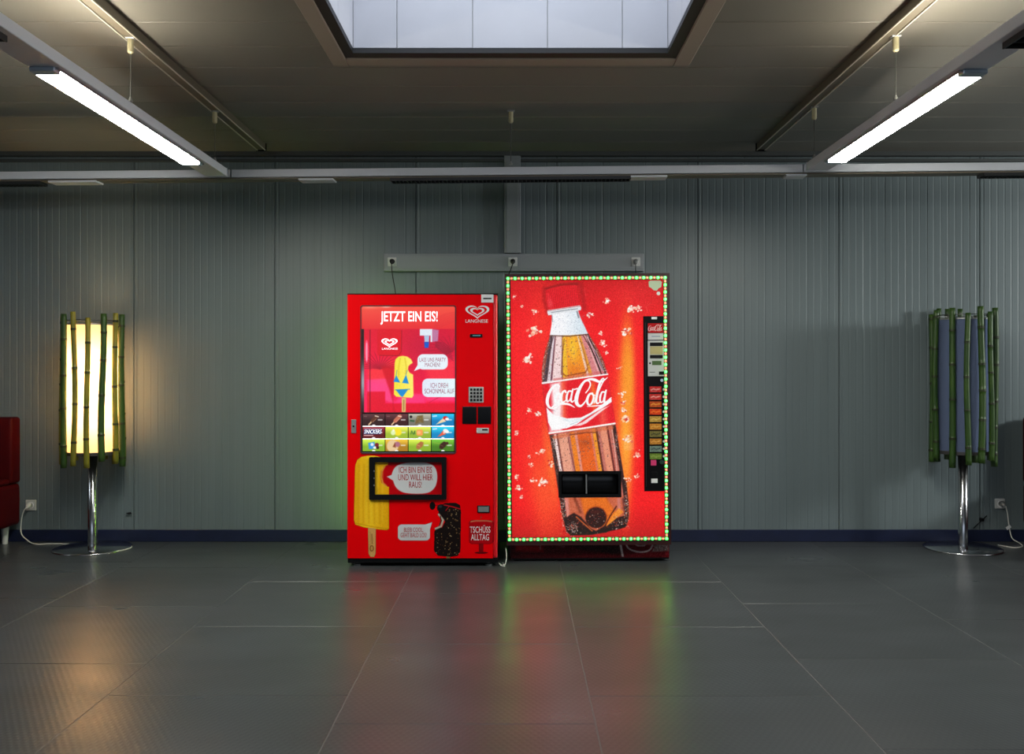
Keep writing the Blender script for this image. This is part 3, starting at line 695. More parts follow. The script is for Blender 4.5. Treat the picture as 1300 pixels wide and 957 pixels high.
for k in range(120):
    a, b_ = rs.uniform(553, 584), rs.uniform(646, 704)
    if a < 566 and b_ < 675: continue
    ch.poly(ell(a, b_, rs.uniform(.4, .9), rs.uniform(.3, .6), rs.uniform(0, 180), 6), rs.choice([(190, 150, 96), (120, 84, 50), (210, 186, 140), (90, 60, 40)]), .35)
ch.poly(ell(549, 642, 3.6, 5.2), (12, 12, 12)); ch.poly(ell(560, 645, 5.2, 5.2), (16, 18, 20)); ch.poly(ell(559, 643, 2.2, 1.6), (60, 70, 74), op=.7); ch.stroke([(564, 641), (574, 643), (584, 646)], 1.4, (190, 20, 30)); ch.stroke([(566, 648), (570, 643)], 1, (190, 20, 30)); ch.stroke([(553, 641), (556, 641)], 1, (190, 20, 30))
ch.poly([(566, 706), (572, 706.5), (571, 709), (567, 709)], (120, 90, 50), .4)
ch.build('chocolate_bar_sticker', YL - .0008, PRN, ic, label='dark nut chocolate ice bar with sunglasses printed on door')
sg = Canvas(592, 654, 628, 706, .4, (0, 0, 0), 0)
sg.poly(rrect(595, 660, 626.5, 690.5, 5), (176, 2, 14), .6); sg.stroke([(598, 662), (604, 661), (618, 661), (624, 662)], 1.6, (196, 120, 84), .5); sg.stroke([(610, 658), (611.5, 655.5)], .9, (196, 90, 60))
sg.poly([(608, 690), (613.5, 690), (613.5, 701), (608, 701)], (132, 4, 12), .6); sg.poly(ell(611, 701.5, 9, 1.6), (120, 2, 10), 1.0, .8)
sg.build('sign_sticker', YL - .0008, PRN, ic); text('sign_lettering', 'TSCHÜSS\nALLTAG', 596.5, 666.5, 622.5, 685.8, YL - .0018, PRINTW, ic, .004)
for yy in (541.05, 557.0): pbox('row_light', SCRW, ic, 460.4, yy - .55, 576.4, yy + .55, YP + .001, .002)
heart_logo(606, 395.5, 29, YL, PRINTW, ic); text('logo_lettering', 'LANGNESE', 591, 405.3, 619.5, 409.6, YL - .0012, PRINTW, ic, .004)
pbox('number_plate', PRINTW, ic, 611, 373.8, 626.5, 384, YL - .002, .003); pbox('plate_print', BLACK, ic, 613.5, 378, 624, 379.8, YL - .005, .0006)
pbox('coin_slot', BLACK, ic, 596.5, 424, 612.5, 428.2, YL, .006, .002); pbox('slot_inlay', mat('slot_blue', (90, 150, 160), .3), ic, 600, 425.2, 610, 426.6, YL - .006, .001)
pbox('lock_plate', GREY, ic, 446, 532.5, 452.3, 549.5, YL, .006, .002); obj('lock_hole', cyl_y(BM(), X(449, YL), Z(541, YL), YL - .008, YL - .006, .006), BLACK, ic)
kp = pbox('keypad', SILVER, ic, 595, 491, 614, 511, YL, .006, .002)
for i in range(4):
    for j in range(4): pbox('key', BLACK, kp, 597 + i * 4.1, 493 + j * 4.4, 599.7 + i * 4.1, 496 + j * 4.4, YL - .006, .004, .001)
pbox('payment_panel', GLOSSB, ic, 587, 516, 605, 538, YL, .004, .002); pbox('payment_panel', GLOSSB, ic, 606.5, 516, 623.5, 538, YL, .004, .002)
lp = pbox('lock_plate', SILVER, ic, 605, 543, 620.5, 549.8, YL, .006, .003); pbox('slot', BLACK, lp, 612, 544.5, 619, 546.5, YL - .006, .001)
rt = pbox('coin_return', BLACK, ic, 606, 641.5, 621.8, 650.8, YL, .005, .002); pbox('flap', mat('grey_flap', (118, 120, 120), .4), rt, 607.3, 642.8, 620.5, 649.5, YL - .005, .002)

# ------------------------------------------------------------------ drinks machine
YC = 5.80
dm = thing('drinks_machine', 'red drinks vending machine with large backlit bottle picture and coloured light strip', 'vending machine', (X(746, YC), 6.1, 0))
cx0, cx1 = X(644, YC), X(848.8, YC); cz0, cz1 = Z(687.5, YC), Z(349.5, YC)
obj('cabinet', box(BM(), cx0 + .01, cx1 - .006, YC + .09, 6.40, .03, cz1 - .01, .006, 1), BLACKM, dm)
frm = frame_prism(BM(), [(643.5, 349.2), (849, 349.2), (849, 688), (643.5, 688)], [(650.5, 356), (843.5, 356), (843.5, 681), (650.5, 681)], YC + .09, .10)
obj('door_frame', frm, mat('dark_red_frame', (50, 8, 10), .35), dm)
cv = Canvas(650, 355.5, 844, 681.5, .42, (228, 14, 18))
# background
cv.c = lerp((196, 8, 20), (240, 16, 22), (cv.gy - 356) / 60)
cv.c = cv.c * (1 - .22 * np.clip((cv.gy - 640) / 45, 0, 1))[..., None]
cv.glow(690, 620, 20, 70, (255, 96, 40), .75, rot=-8); cv.glow(699, 580, 7, 60, (255, 140, 50), .6, rot=-8)
cv.glow(793, 540, 15, 110, (255, 96, 30), .85, p=3); cv.glow(798, 475, 9.5, 72, (250, 168, 34), .9, p=3); cv.glow(795, 570, 8, 80, (255, 140, 40), .8, p=3); cv.glow(796, 560, 7, 40, (255, 180, 50), .6)
cv.glow(668, 450, 26, 90, (244, 26, 34), .6); cv.glow(690, 410, 16, 50, (250, 70, 40), .45); cv.glow(770, 430, 24, 60, (232, 8, 20), .4)
cv.glow(800, 376, 30, 14, (238, 40, 40), .4); cv.glow(720, 420, 9, 60, (255, 60, 50), .3)
cv.stroke([(739, 360), (744, 392)], 4, (150, 0, 12), 3, .6); cv.stroke([(693, 366), (693, 380), (697, 396)], 3, (140, 0, 10), 2.5, .7); cv.stroke([(696, 366), (714, 361), (735, 360)], 2.4, (120, 0, 8), 1.6, .8)
# bottle outline
left = [(701, 424), (697, 436), (693.5, 447), (690.8, 460), (689.3, 474), (690, 486), (692, 505), (695, 530), (698, 551), (702, 563), (707, 577), (711.5, 597), (712.5, 631), (715, 657), (719, 674), (725, 679)]
right = [(736, 677), (750, 678.5), (764, 676), (776, 671), (788, 671), (796, 667), (799, 655), (798, 633), (795, 615), (789, 600), (785.5, 572), (782.5, 540), (777, 505), (772, 475), (770, 466), (766.5, 456), (761, 444), (755, 434), (748, 423)]
bottle = left + right
cv.poly(bottle, (150, 70, 50), .7, grow=.3); bm_ = cv.mask(bottle, .6)
up = [(701, 424), (697, 436), (693.5, 447), (690.8, 460), (689.3, 474), (691, 487), (772, 475), (770, 466), (766.5, 456), (761, 444), (755, 434), (748, 423)]
def persp(tx, ty, top, bot):   # interpolate across the bottle: tx 0..1 left to right, ty 0..1 top to bottom
    a = (top[0] + (top[1] - top[0]) * tx, top[2] + (top[3] - top[2]) * tx); b = (bot[0] + (bot[1] - bot[0]) * tx, bot[2] + (bot[3] - bot[2]) * tx)
    return (a[0] + (b[0] - a[0]) * ty, a[1] + (b[1] - a[1]) * ty)
def band(t0, t1, col, soft, op, top, bot, a=0., b=1., bow=0):
    pl = []
    for k in range(7):
        ty = a + (b - a) * k / 6; p = persp(t0, ty, top, bot); pl.append((p[0] - bow * math.sin(math.pi * ty), p[1]))
    pr = []
    for k in range(7):
        ty = a + (b - a) * k / 6; p = persp(t1, ty, top, bot); pr.append((p[0] + bow * (1 if t1 > .5 else -1) * math.sin(math.pi * ty), p[1]))
    cv.poly(pl + pr[::-1], col, soft, op)
TP = (700.5, 748.5, 424.5, 423.5); BT_ = (690, 772, 488, 475.5)
for t0, t1, col, s_, op in ((0, 1, (206, 150, 140), .6, .9), (0, .07, (66, 52, 60), .9, .95), (.07, .12, (220, 210, 220), .6, .9), (.12, .15, (90, 40, 60), .5, .9), (.15, .31, (242, 214, 214), 1, .95), (.30, .33, (110, 60, 50), .5, .8),
                            (.32, .40, (240, 184, 30), .7, .95), (.40, .70, (238, 140, 26), .8, 1), (.69, .73, (244, 214, 200), .5, .8), (.73, .79, (226, 150, 40), .7, .95), (.79, .90, (214, 128, 132), .8, .95), (.88, .92, (244, 190, 190), .5, .6), (.91, .94, (70, 24, 28), .5, .95), (.94, .965, (214, 150, 170), .5, .8), (.965, 1, (30, 16, 20), .6, .95)):
    band(t0, t1, col, s_, op, TP, BT_, 0, .985)
cv.glow(729, 440, 8, 20, (250, 206, 50), .75, rot=-6); cv.glow(733, 470, 9, 9, (226, 106, 24), .5)
cv.stroke([(716, 474), (720, 477), (745, 472.5), (747, 468)], 1.6, (140, 54, 20), .6, .8); cv.stroke([(718, 430), (715, 455), (714, 475)], 1.0, (110, 50, 20), .5, .8); cv.stroke([(738, 430), (744, 450), (748, 470)], .9, (150, 70, 30), .5, .7)
cv.stroke([(705, 482), (730, 478.5), (771, 471.5)], 3.6, (206, 96, 96), .9, .65); cv.stroke([(692, 486), (703, 484)], 4, (226, 214, 222), .8, .7)
cv.stroke([(700, 425.5), (724, 426.5), (748, 424.5)], 1.5, (84, 48, 34), .5, .85)
# lower body
T2 = (699, 782.5, 552, 540); B2 = (712, 797, 640, 632)
for t0, t1, col, s_, op in ((0, 1, (190, 84, 50), .6, .95), (0, .06, (52, 34, 34), .8, .95), (.06, .10, (246, 226, 226), .6, .9), (.10, .13, (80, 30, 34), .5, .9), (.12, .27, (230, 160, 134), 1, .95), (.26, .31, (176, 110, 110), .8, .8), (.30, .37, (236, 126, 24), .6, 1), (.37, .41, (236, 160, 150), .5, .8), (.41, .62, (226, 92, 22), .8, 1),
                            (.61, .64, (222, 120, 100), .5, .9), (.64, .70, (240, 150, 34), .6, 1), (.69, .72, (70, 24, 20), .5, .9), (.72, .76, (190, 116, 110), .8, .8), (.76, .86, (232, 150, 120), .8, .9), (.86, .89, (92, 30, 30), .5, .9), (.89, .95, (200, 112, 100), .6, .9), (.95, 1, (44, 20, 22), .6, .95)):
    band(t0, t1, col, s_, op, T2, B2, 0.0, 1.12, 0)
cv.stroke([(704, 555), (740, 548), (778, 543)], 4.5, (206, 100, 60), 1.2, .7); cv.stroke([(724, 552), (745, 549), (758, 549), (762, 555)], 1.3, (120, 50, 20), .5, .9); cv.stroke([(722, 556), (727, 580), (731, 598)], .8, (90, 30, 14), .4, .8)
cv.glow(744, 562, 9, 6, (150, 62, 20), .5); cv.glow(748, 590, 9, 18, (236, 100, 20), .5)
low = [(712.5, 631), (715, 657), (719, 674), (725, 679)] + right[:9] + [(797.5, 630)]
cv.poly(low, (196, 92, 60), .8, .9); cv.poly([(713, 632), (722, 632), (724, 660), (719, 660)], (222, 140, 130), 1.2, .8); cv.poly([(738, 632), (770, 632), (782, 650), (776, 668), (748, 668), (742, 652)], (226, 108, 22), 1.5, .95)
cv.stroke([(730, 632), (737, 650)], 3, (110, 44, 24), 1.6, .8); cv.stroke([(792, 634), (795, 655)], 4, (110, 50, 46), 1.0, .9); cv.stroke([(786, 634), (787, 650)], 4, (206, 126, 116), 1.0, .8)
for p in ([(723, 654), (729, 651), (738, 656), (745, 664), (752, 674), (742, 677), (726, 678), (719, 672), (716, 660)], [(774, 664), (782, 658), (792, 655), (798, 658), (796, 667), (788, 671), (776, 671), (770, 676), (762, 676)], [(745, 668), (757, 674), (770, 666), (770, 676), (750, 678)]):
    cv.poly(p, (34, 10, 10), .8, .95)
cv.stroke([(713, 604), (714.5, 632), (717, 655), (722, 672)], 5, (34, 16, 16), .9, .9); cv.stroke([(793.5, 612), (795.5, 636), (796, 655), (792, 668)], 5, (40, 16, 14), .9, .85)
cv.poly([(719, 674), (726, 668), (745, 671), (757, 674), (772, 670), (790, 664), (797, 662), (795, 668), (788, 671.5), (764, 676.5), (750, 679), (725, 679.5)], (26, 8, 8), .8, .95)
cv.poly(ell(757, 657, 13.5, 13.5), (40, 7, 5), .9); cv.stroke([(743, 655), (748, 646), (757, 643), (766, 646), (771, 655)], 1.2, (150, 50, 16), .8, .7); cv.glow(757, 650, 6, 3, (90, 24, 12), .6)
cv.stroke([(732, 656), (742, 665), (752, 674)], 1.6, (206, 96, 40), .5, .85); cv.stroke([(783, 643), (775, 655), (768, 668)], 1.6, (60, 16, 8), .6, .9); cv.poly([(786, 645), (792, 650), (776, 664), (770, 668), (778, 654)], (236, 140, 40), .6, .9)
for cx_, cy_, n_, sx_, sy_ in ((715, 640, 110, 2, 20), (795, 640, 90, 2, 18), (728, 670, 160, 7, 7), (786, 664, 70, 8, 5), (757, 657, 40, 9, 8), (716, 650, 60, 3, 14), (796, 642, 60, 2, 14), (703, 566, 60, 3, 12), (784, 560, 40, 2, 12), (710, 590, 30, 2, 10)):
    for k in range(n_):
        a, b_ = cx_ + rs.gauss(0, sx_ * .7), cy_ + rs.gauss(0, sy_ * .8)
        cv.poly(ell(a, b_, rs.uniform(.25, .7), rs.uniform(.25, .6), n=6), rs.choice([(240, 226, 220), (200, 150, 110), (236, 90, 60), (20, 8, 8), (180, 170, 170)]), .3, .8)
# droplets on the glass
for k in range(420):
    if rs.random() < .5: t, u_ = rs.random(), rs.random(); a, b_ = persp(t, u_, TP, BT_)
    else: t, u_ = rs.random(), rs.random() * .62; a, b_ = persp(t, u_, T2, B2)
    r_ = rs.choice([.35, .45, .6, .8])
    cv.poly(ell(a, b_, r_, r_ * .9, n=7), rs.choice([(70, 26, 22), (40, 14, 14), (110, 50, 40)]), .3, .75); cv.poly(ell(a + r_ * .4, b_ + r_ * .5, r_ * .5, r_ * .45, n=6), (252, 230, 210), .25, .7)
for k in range(520):   # fine spray of tiny drops over the red ground and along the bottle's dark edges
    a, b_ = rs.uniform(652, 842), rs.uniform(358, 680)
    cv.poly(ell(a, b_, .45, .4, n=5), rs.choice([(255, 120, 90), (250, 80, 60), (180, 6, 14), (255, 150, 110)]), .3, .6)
for (ax, ay), (bx_, by_) in (((701, 426), (691, 462)), ((691, 462), (690.5, 486)), ((749, 426), (766, 458)), ((766, 458), (771, 473))):
    for k in range(46):
        t = rs.random(); a, b_ = ax + (bx_ - ax) * t + rs.gauss(0, .9), ay + (by_ - ay) * t
        cv.poly(ell(a, b_, rs.uniform(.25, .6), rs.uniform(.25, .5), n=6), rs.choice([(250, 240, 240), (200, 170, 170), (16, 8, 8), (120, 90, 90)]), .3, .85)
cv.stroke([(704.5, 427), (698, 450), (694.5, 484)], .9, (60, 34, 44), .4, .8); cv.stroke([(743, 427), (757, 452), (764, 473)], 1.0, (40, 12, 14), .4, .85); cv.stroke([(746, 427), (760, 450), (768, 472)], .7, (250, 220, 220), .3, .8)
cv.stroke([(703, 556), (709, 580), (714, 598)], .8, (250, 240, 236), .3, .8); cv.stroke([(778, 546), (782, 575), (784, 598)], .7, (250, 214, 200), .3, .7)
# neck and cap
cv.poly([(702, 396), (735.5, 391.5), (737, 398), (740.5, 407), (744.5, 415), (748.3, 423.5), (724, 425.5), (699.8, 425), (702, 412), (702.6, 403)], lambda a, b: lerp((246, 246, 250), (206, 222, 232), (a - 715) / 30), .6)
for k in range(60):
    a, b_ = rs.uniform(703, 744), rs.uniform(399, 422)
    cv.poly(ell(a, b_, .5, .5, n=6), (150, 160, 176), .3, .6)
cv.stroke([(702.6, 399), (703.5, 408)], 1.2, (140, 140, 150), .5, .8); cv.stroke([(734, 393), (736.5, 403)], 1.8, (110, 116, 124), .6, .8)
cv.poly([(697, 393.5), (738, 387.3), (740, 390.5), (739.4, 393.6), (698, 400), (696.8, 397)], (224, 226, 230), .5); cv.stroke([(702, 396.3), (722, 393.4), (735, 391.8)], 1.0, (120, 126, 134), .4, .85); cv.stroke([(698, 394.2), (716, 391.6), (738, 388.6)], .7, (160, 60, 60), .4, .7)
cv.poly([(694.6, 370), (696.5, 367.2), (704, 364.8), (714, 363), (727, 361.8), (732.5, 361.9), (734.2, 363.2), (736, 375), (738, 387.3), (730, 388.4), (715, 390.2), (701, 392.6), (697.5, 391.8), (696, 382)], (222, 14, 30), .5)
cv.c = np.where((cv.mask([(695, 368), (734, 362), (737, 387), (698, 391)], 1.5) * (np.sin(cv.gx * 2.4 + cv.gy * .3) > .2) * .10)[..., None] > 0, cv.c * .93, cv.c)
cv.glow(701, 385, 3, 6, (255, 120, 120), .4, rot=-10); cv.stroke([(698, 372), (699, 388)], 1.2, (250, 70, 70), .8, .5)
# label
lab_ = [(690.2, 487.5), (772.4, 475.3), (777.3, 505), (782.8, 538.5), (698.2, 551.5), (694.6, 530), (692, 505)]
cv.poly(lab_, (226, 14, 30), .5); lm = cv.mask(lab_, .5)
def lit(pts, col, soft, op, **k): 
    c0 = cv.c.copy(); cv.poly(pts, col, soft, op, **k); cv.c = c0 * (1 - lm[..., None]) + cv.c * lm[..., None]
B = lambda a, b: (680 + a / 7.36, 430 + b / 7.36)
lit([B(240, 400), B(290, 390), B(300, 800), B(250, 830)], (255, 150, 90), 3, .55)
lit([B(520, 420), B(560, 400), B(590, 560), B(560, 700), B(530, 600)], (250, 120, 40), 3, .8); lit([B(600, 650), B(660, 640), B(680, 800), B(610, 810)], (250, 130, 90), 4, .5)
lit([B(110, 640), B(180, 712), B(300, 742), B(430, 735), B(520, 692), B(620, 620), B(716, 545), B(722, 590), B(640, 645), B(560, 690), B(470, 742), B(390, 800), B(300, 835), B(160, 850), B(125, 780)], (250, 250, 252), .5, 1)
lit([B(360, 815), B(450, 775), B(540, 715), B(620, 660), B(700, 625), B(640, 668), B(560, 730), B(480, 790), B(430, 810)], (255, 240, 240), .6, .9)
cv.stroke([B(330, 800), B(400, 775), B(480, 735), B(560, 685)], .8, (170, 200, 210), .5, .8); cv.stroke([B(230, 730), B(330, 770), B(420, 750)], 2, (190, 214, 224), 1.4, .5)
lit([B(150, 420), B(240, 400), B(255, 600), B(250, 860), B(140, 870), B(165, 640)], (255, 255, 255), 3.0, .92)
cv.stroke([B(72, 412), B(380, 372), B(684, 332)], 1.8, (255, 246, 246), .5); cv.stroke([B(135, 880), B(440, 838), B(748, 792)], 2.2, (255, 248, 240), .5)
def logo_strokes(c, M, s, col=(255, 255, 255)):
    def st(pts, wd): 
        P = [(*M(a, b), 0) for a, b in pts]; sm = smooth_path(P, 5); n = len(sm)
        ws_ = [np.interp(i / (n - 1), np.linspace(0, 1, len(wd)), wd) * 1.25 * s for i in range(n)]
        c.stroke([(p[0], p[1]) for p in sm], ws_, col, .35 * max(s * 7, .35))
    st([(222, 470), (232, 440), (205, 425), (165, 455), (130, 520), (118, 590), (140, 640), (190, 645), (235, 610)], [6, 9, 10, 16, 24, 24, 16, 10, 6])
    st([(150, 645), (210, 610), (280, 605), (330, 615), (375, 642)], [6, 16, 18, 14, 3])
    st([(225, 505), (200, 530), (192, 575), (208, 598), (232, 575), (240, 530), (225, 505), (250, 520)], [14, 16, 16, 12, 14, 14, 12, 8])
    st([(292, 500), (285, 485), (262, 500), (248, 545), (255, 590), (285, 580), (300, 560)], [12, 14, 15, 18, 14, 9, 6])
    st([(345, 490), (318, 490), (300, 535), (302, 580), (325, 575), (345, 530), (358, 470), (340, 560), (350, 590), (375, 570)], [12, 12, 16, 14, 10, 10, 12, 16, 12, 6])
    st([(372, 472), (402, 464)], [10, 10])
    st([(478, 505), (505, 470), (522, 425), (505, 392), (465, 400), (420, 465), (392, 545), (395, 605), (430, 628), (470, 590), (500, 540)], [8, 9, 10, 12, 16, 24, 30, 26, 16, 10, 6])
    st([(470, 392), (520, 378), (565, 385), (600, 400), (640, 395), (682, 362)], [12, 16, 22, 18, 12, 4])
    st([(540, 510), (512, 520), (492, 565), (498, 610), (525, 612), (548, 570), (550, 530), (532, 512), (565, 530)], [14, 16, 20, 16, 14, 16, 14, 10, 6])
    st([(555, 600), (590, 510), (625, 430), (648, 385), (638, 372), (612, 410), (588, 500), (574, 580), (590, 605), (612, 585)], [8, 9, 10, 10, 10, 16, 20, 18, 12, 6])
    st([(655, 500), (630, 500), (612, 545), (614, 590), (635, 588), (655, 545), (668, 482), (650, 570), (660, 604), (690, 590), (716, 550)], [12, 12, 16, 14, 10, 10, 12, 18, 14, 9, 5])
    st([(490, 632), (560, 628), (620, 622), (668, 608)], [4, 9, 8, 4])
logo_strokes(cv, B, 1 / 7.36)
cv.stroke([B(115, 640), B(150, 665), B(190, 672)], .6, (120, 140, 160), .4, .6)
# ice splinters
for (a, b_, s_) in ((655, 376, 3), (665, 388, 3), (681, 395, 4), (679, 420, 8), (672, 456, 7), (773, 382, 5), (751, 400, 5), (802, 392, 6), (812, 392, 5), (797, 422, 7), (765, 423, 4), (767, 436, 5), (771, 448, 3.5), (788, 468, 3), (673, 520, 4), (684, 525, 4.5), (657, 549, 4), (689, 572, 5), (673, 580, 3), (675, 589, 3), (700, 588, 5), (690, 612, 7), (678, 610, 4), (657, 605, 4), (659, 619, 5), (662, 631, 3.5), (791, 500, 4), (792, 511, 4), (793, 521, 4.5), (795, 533, 6), (797, 557, 6), (810, 578, 5), (808, 605, 4), (798, 609, 4)):
    for k in range(int(8 + s_ * 3.2)):
        x_, y_ = a + rs.gauss(0, s_ * .42), b_ + rs.gauss(0, s_ * .36); r_ = rs.uniform(.6, 1.7) * s_ / 5
        q = [(x_ + r_ * rs.uniform(.6, 1.3) * math.cos(t), y_ + r_ * rs.uniform(.5, 1.2) * math.sin(t)) for t in (0, 1.1, 2.3, 3.4, 4.6, 5.5)]
        cv.poly(q, rs.choice([(255, 240, 222), (255, 214, 180), (250, 150, 124), (255, 252, 248), (255, 236, 214), (206, 40, 40)]), .35, .85)
cv.poly(rrect(793, 551, 805.5, 572, 3), (255, 190, 130), .8, .35)
cv.stroke([(744, 350 + 15), (746, 378)], .5, (250, 120, 120), .4, .5); cv.stroke([(824, 395), (822, 390), (828, 385)], .6, (250, 140, 120), .4, .5)
cv.grain(9, 1); cv.grain(7, 2)
cv.build('bottle_picture', YC, PRL, dm, holes=[(711, 599, 788, 630), (819, 402.5, 844.5, 623)], label='backlit red picture of a tilted cola bottle with ice splinters')
# delivery opening
obj('delivery_frame', frame_prism(BM(), rrect(709.5, 597.8, 789.2, 631.2, .8), rrect(713.5, 601.5, 785.5, 627, 1.5), YC, .012), BLACK, dm, label='black frame of the can delivery opening')
rb = BM(); a0, a1, b0, b1 = X(712, YC), X(787, YC), Z(629, YC), Z(600, YC)
box(rb, a0, a1, YC + .06, YC + .065, b0, b1); box(rb, a0 - .004, a0, YC, YC + .065, b0, b1); box(rb, a1, a1 + .004, YC, YC + .065, b0, b1); box(rb, a0, a1, YC, YC + .065, b1, b1 + .004); box(rb, a0, a1, YC, YC + .065, b0 - .004, b0)
obj('delivery_recess', rb, SLOT, dm)
for p0, p1 in ((714, 743.5), (746.5, 785)):
    d_ = BM(); box(d_, X(p0, YC), X(p1, YC), YC + .012, YC + .02, Z(626.5, YC), Z(602, YC), .004, 2); obj('delivery_door', d_, GLOSSB, dm, True)
pbox('divider', GREY, dm, 744.2, 602, 745.8, 626.5, YC, .006, .001, back=.01)
# selector column
se = pbox('selector_panel', mat('selector_black', (8, 6, 7), .3, spec=.2), dm, 818.3, 401.8, 846.8, 623.8, YC + .003, .012, .002)
YQ = YC - .009
pbox('selector_rim', BLACKM, se, 820.8, 410, 821.6, 618, YQ, .002)
pbox('small_label', PRINTW, se, 829, 402.8, 836, 405.8, YQ, .001)
LM = lambda n, c: mat(n, c, .35, emit=c, es=.30)
bs = Canvas(824.3, 410.8, 844, 423, .3, (176, 24, 30)); logo_strokes(bs, lambda a, b: (824.6 + (a - 110) / 620 * 18.8, 412.4 + (b - 370) / 280 * 8.6 - (a - 400) / 620 * -.9), 1 / 30, (226, 190, 190)); bs.build('brand_strip', YQ - .001, PRN, se, label='small red strip with white script lettering')
pbox('price_strip', mat('pale_strip', (196, 196, 198), .4), se, 824.3, 423.5, 844, 431.8, YQ, .001); pbox('strip_print', mat('blue_grey_print', (110, 130, 160), .4), se, 829, 427, 840, 428, YQ - .001, .0004)
cp = pbox('coin_panel', SILVER, se, 824, 433, 845, 478, YQ, .003, .001)
pbox('note_slot', BLACK, cp, 826.8, 435.2, 843, 439.8, YQ - .003, .0015); pbox('instruction_label', mat('yellow_label', (176, 164, 110), .4), cp, 827, 440.2, 843, 450.3, YQ - .003, .001); pbox('note_slot', BLACK, cp, 826.8, 451, 843, 455.4, YQ - .003, .0015)
pbox('display', mat('green_display', (70, 96, 50), .3), cp, 829.4, 458.6, 841.3, 464, YQ - .003, .001); pbox('return_button', BLACK, cp, 838, 472, 844.5, 476.3, YQ - .003, .003, .001)
obj('status_dot', cyl_y(BM(), X(826.6, YQ), Z(461.5, YQ), YQ - .005, YQ - .003, .006), BLACK, cp); pbox('panel_print', BLACK, cp, 826, 472.5, 833, 473.1, YQ - .003, .0005)
obj('key_lock', cyl_y(BM(), X(841.3, YQ), Z(483.2, YQ), YQ - .012, YQ, .010), CHROME, se)
bcol = [(186, 44, 42), (186, 46, 42), (176, 70, 30), (204, 60, 26), (176, 134, 60), (190, 120, 40), (120, 110, 60), (176, 116, 44), (110, 130, 118), (104, 128, 52)]
btn = [(226, 180, 176), (226, 176, 170), (230, 170, 70), (236, 130, 50), (220, 190, 100), (214, 170, 90), (60, 60, 40), (226, 170, 90), (60, 74, 80), (140, 160, 80)]
for k, (c, d) in enumerate(zip(bcol, btn)):
    yk = 494.8 + k * 9.44; b = Canvas(825.8, yk - 3.7, 841, yk + 3.7, .3, c)
    b.stroke([(828, yk + .6), (831, yk - .8), (834, yk + .5), (838.5, yk - .6)], 1.7, d, .6, .8); b.stroke([(828, yk + 2.4), (835, yk + 2.4)], .5, d, .3, .5); b.grain(12, 2)
    pb = b.build('selection_button', YQ - .004, PRN, se)
    pbox('button_base', BLACK, se, 825.3, yk - 4.1, 841.5, yk + 4.1, YQ, .0036)
    obj('indicator', cyl_y(BM(), X(843.8, YQ), Z(yk, YQ), YQ - .006, YQ, .0075, 14), SILVER, se)
pbox('pink_label', mat('pink_label', (206, 56, 110), .4), se, 827, 584, 834, 591.3, YQ, .001); obj('round_label', cyl_y(BM(), X(841, YQ), Z(587, YQ), YQ - .001, YQ, .014), mat('dark_teal', (30, 52, 50), .4), se)
pbox('coin_cup', SLOT, se, 827.5, 599.5, 835.5, 606, YQ, .003, .001); pbox('white_label', PRINTW, se, 827.5, 608, 835.5, 613.5, YQ, .001)
hx = BM(); prism(hx, [(825.5, 358), (828, 356.5), (840, 356.5), (842.5, 358.5), (841.5, 365), (838, 366.5), (836, 369.5), (832, 369), (829, 366), (826, 364.5)], YC, .001)
obj('paper_label', hx, mat('label_paper', (190, 200, 180), .5), dm); obj('round_label', cyl_y(BM(), X(838, YC), Z(373, YC), YC - .001, YC, .012), PRINTW, dm)
# kick plate with its own print
YK = 5.855
kk = Canvas(648.5, 687, 849.5, 708, .5, (72, 6, 12)); kk.c = lerp((60, 4, 10), (92, 8, 16), (kk.gx - 650) / 200)
kk.poly([(655, 691), (690, 693), (690, 700), (655, 699)], (150, 14, 24), 2, .9); kk.poly([(715, 690), (787, 692), (789, 705), (740, 698)], (30, 12, 10), 2, .8); kk.poly([(786, 689), (789, 689), (792, 707), (789.5, 707)], (190, 180, 180), .5)
kk.stroke([p[:2] for p in smooth_path([(794, 689, 0), (799, 697, 0), (812, 701, 0), (824, 699, 0), (829, 691, 0), (828, 688, 0)])], 2.0, (196, 186, 186), .6, .9); kk.stroke([(803, 689), (810, 693), (818, 693), (821, 689)], 1.6, (180, 170, 170), .6, .9)
kk.poly([(831, 689), (849, 690), (849, 700), (827, 701), (831, 696)], (110, 100, 96), .8, .8); kk.grain(12, 2)
for k in range(40): kk.poly(ell(rs.uniform(829, 848), rs.uniform(690, 700), .5, .5, n=5), (190, 180, 176), .3, .8)
kk.stroke([(686, 690), (686, 697)], 1.4, (130, 110, 110), .6, .8); kk.stroke([(702, 689), (716, 694)], 2, (120, 110, 104), 1, .5)
kk.build('kick_print', YK - .001, PRN, dm, label='dark red printed panel below the light strip')
bx('kick_plate', mat('kick_dark', (44, 6, 10), .4), dm, X(648, YK), X(850, YK), YK, 5.94, .03, Z(686.5, YK), .002)
bx('plinth', BLACK, dm, X(649, YK), X(850, YK), YK + .02, 6.38, .008, .035)
for a in (651, 846):
    obj('foot', lathe(BM(), [(0, 0), (.02, 0), (.02, .008), (.01, .012), (.01, .03), (0, .03)], X(a, YK), YK + .05, 14), GREY, dm)
    obj('foot', lathe(BM(), [(0, 0), (.02, 0), (.02, .008), (.01, .012), (.01, .03), (0, .03)], X(a, YK), 6.33, 14), GREY, dm)
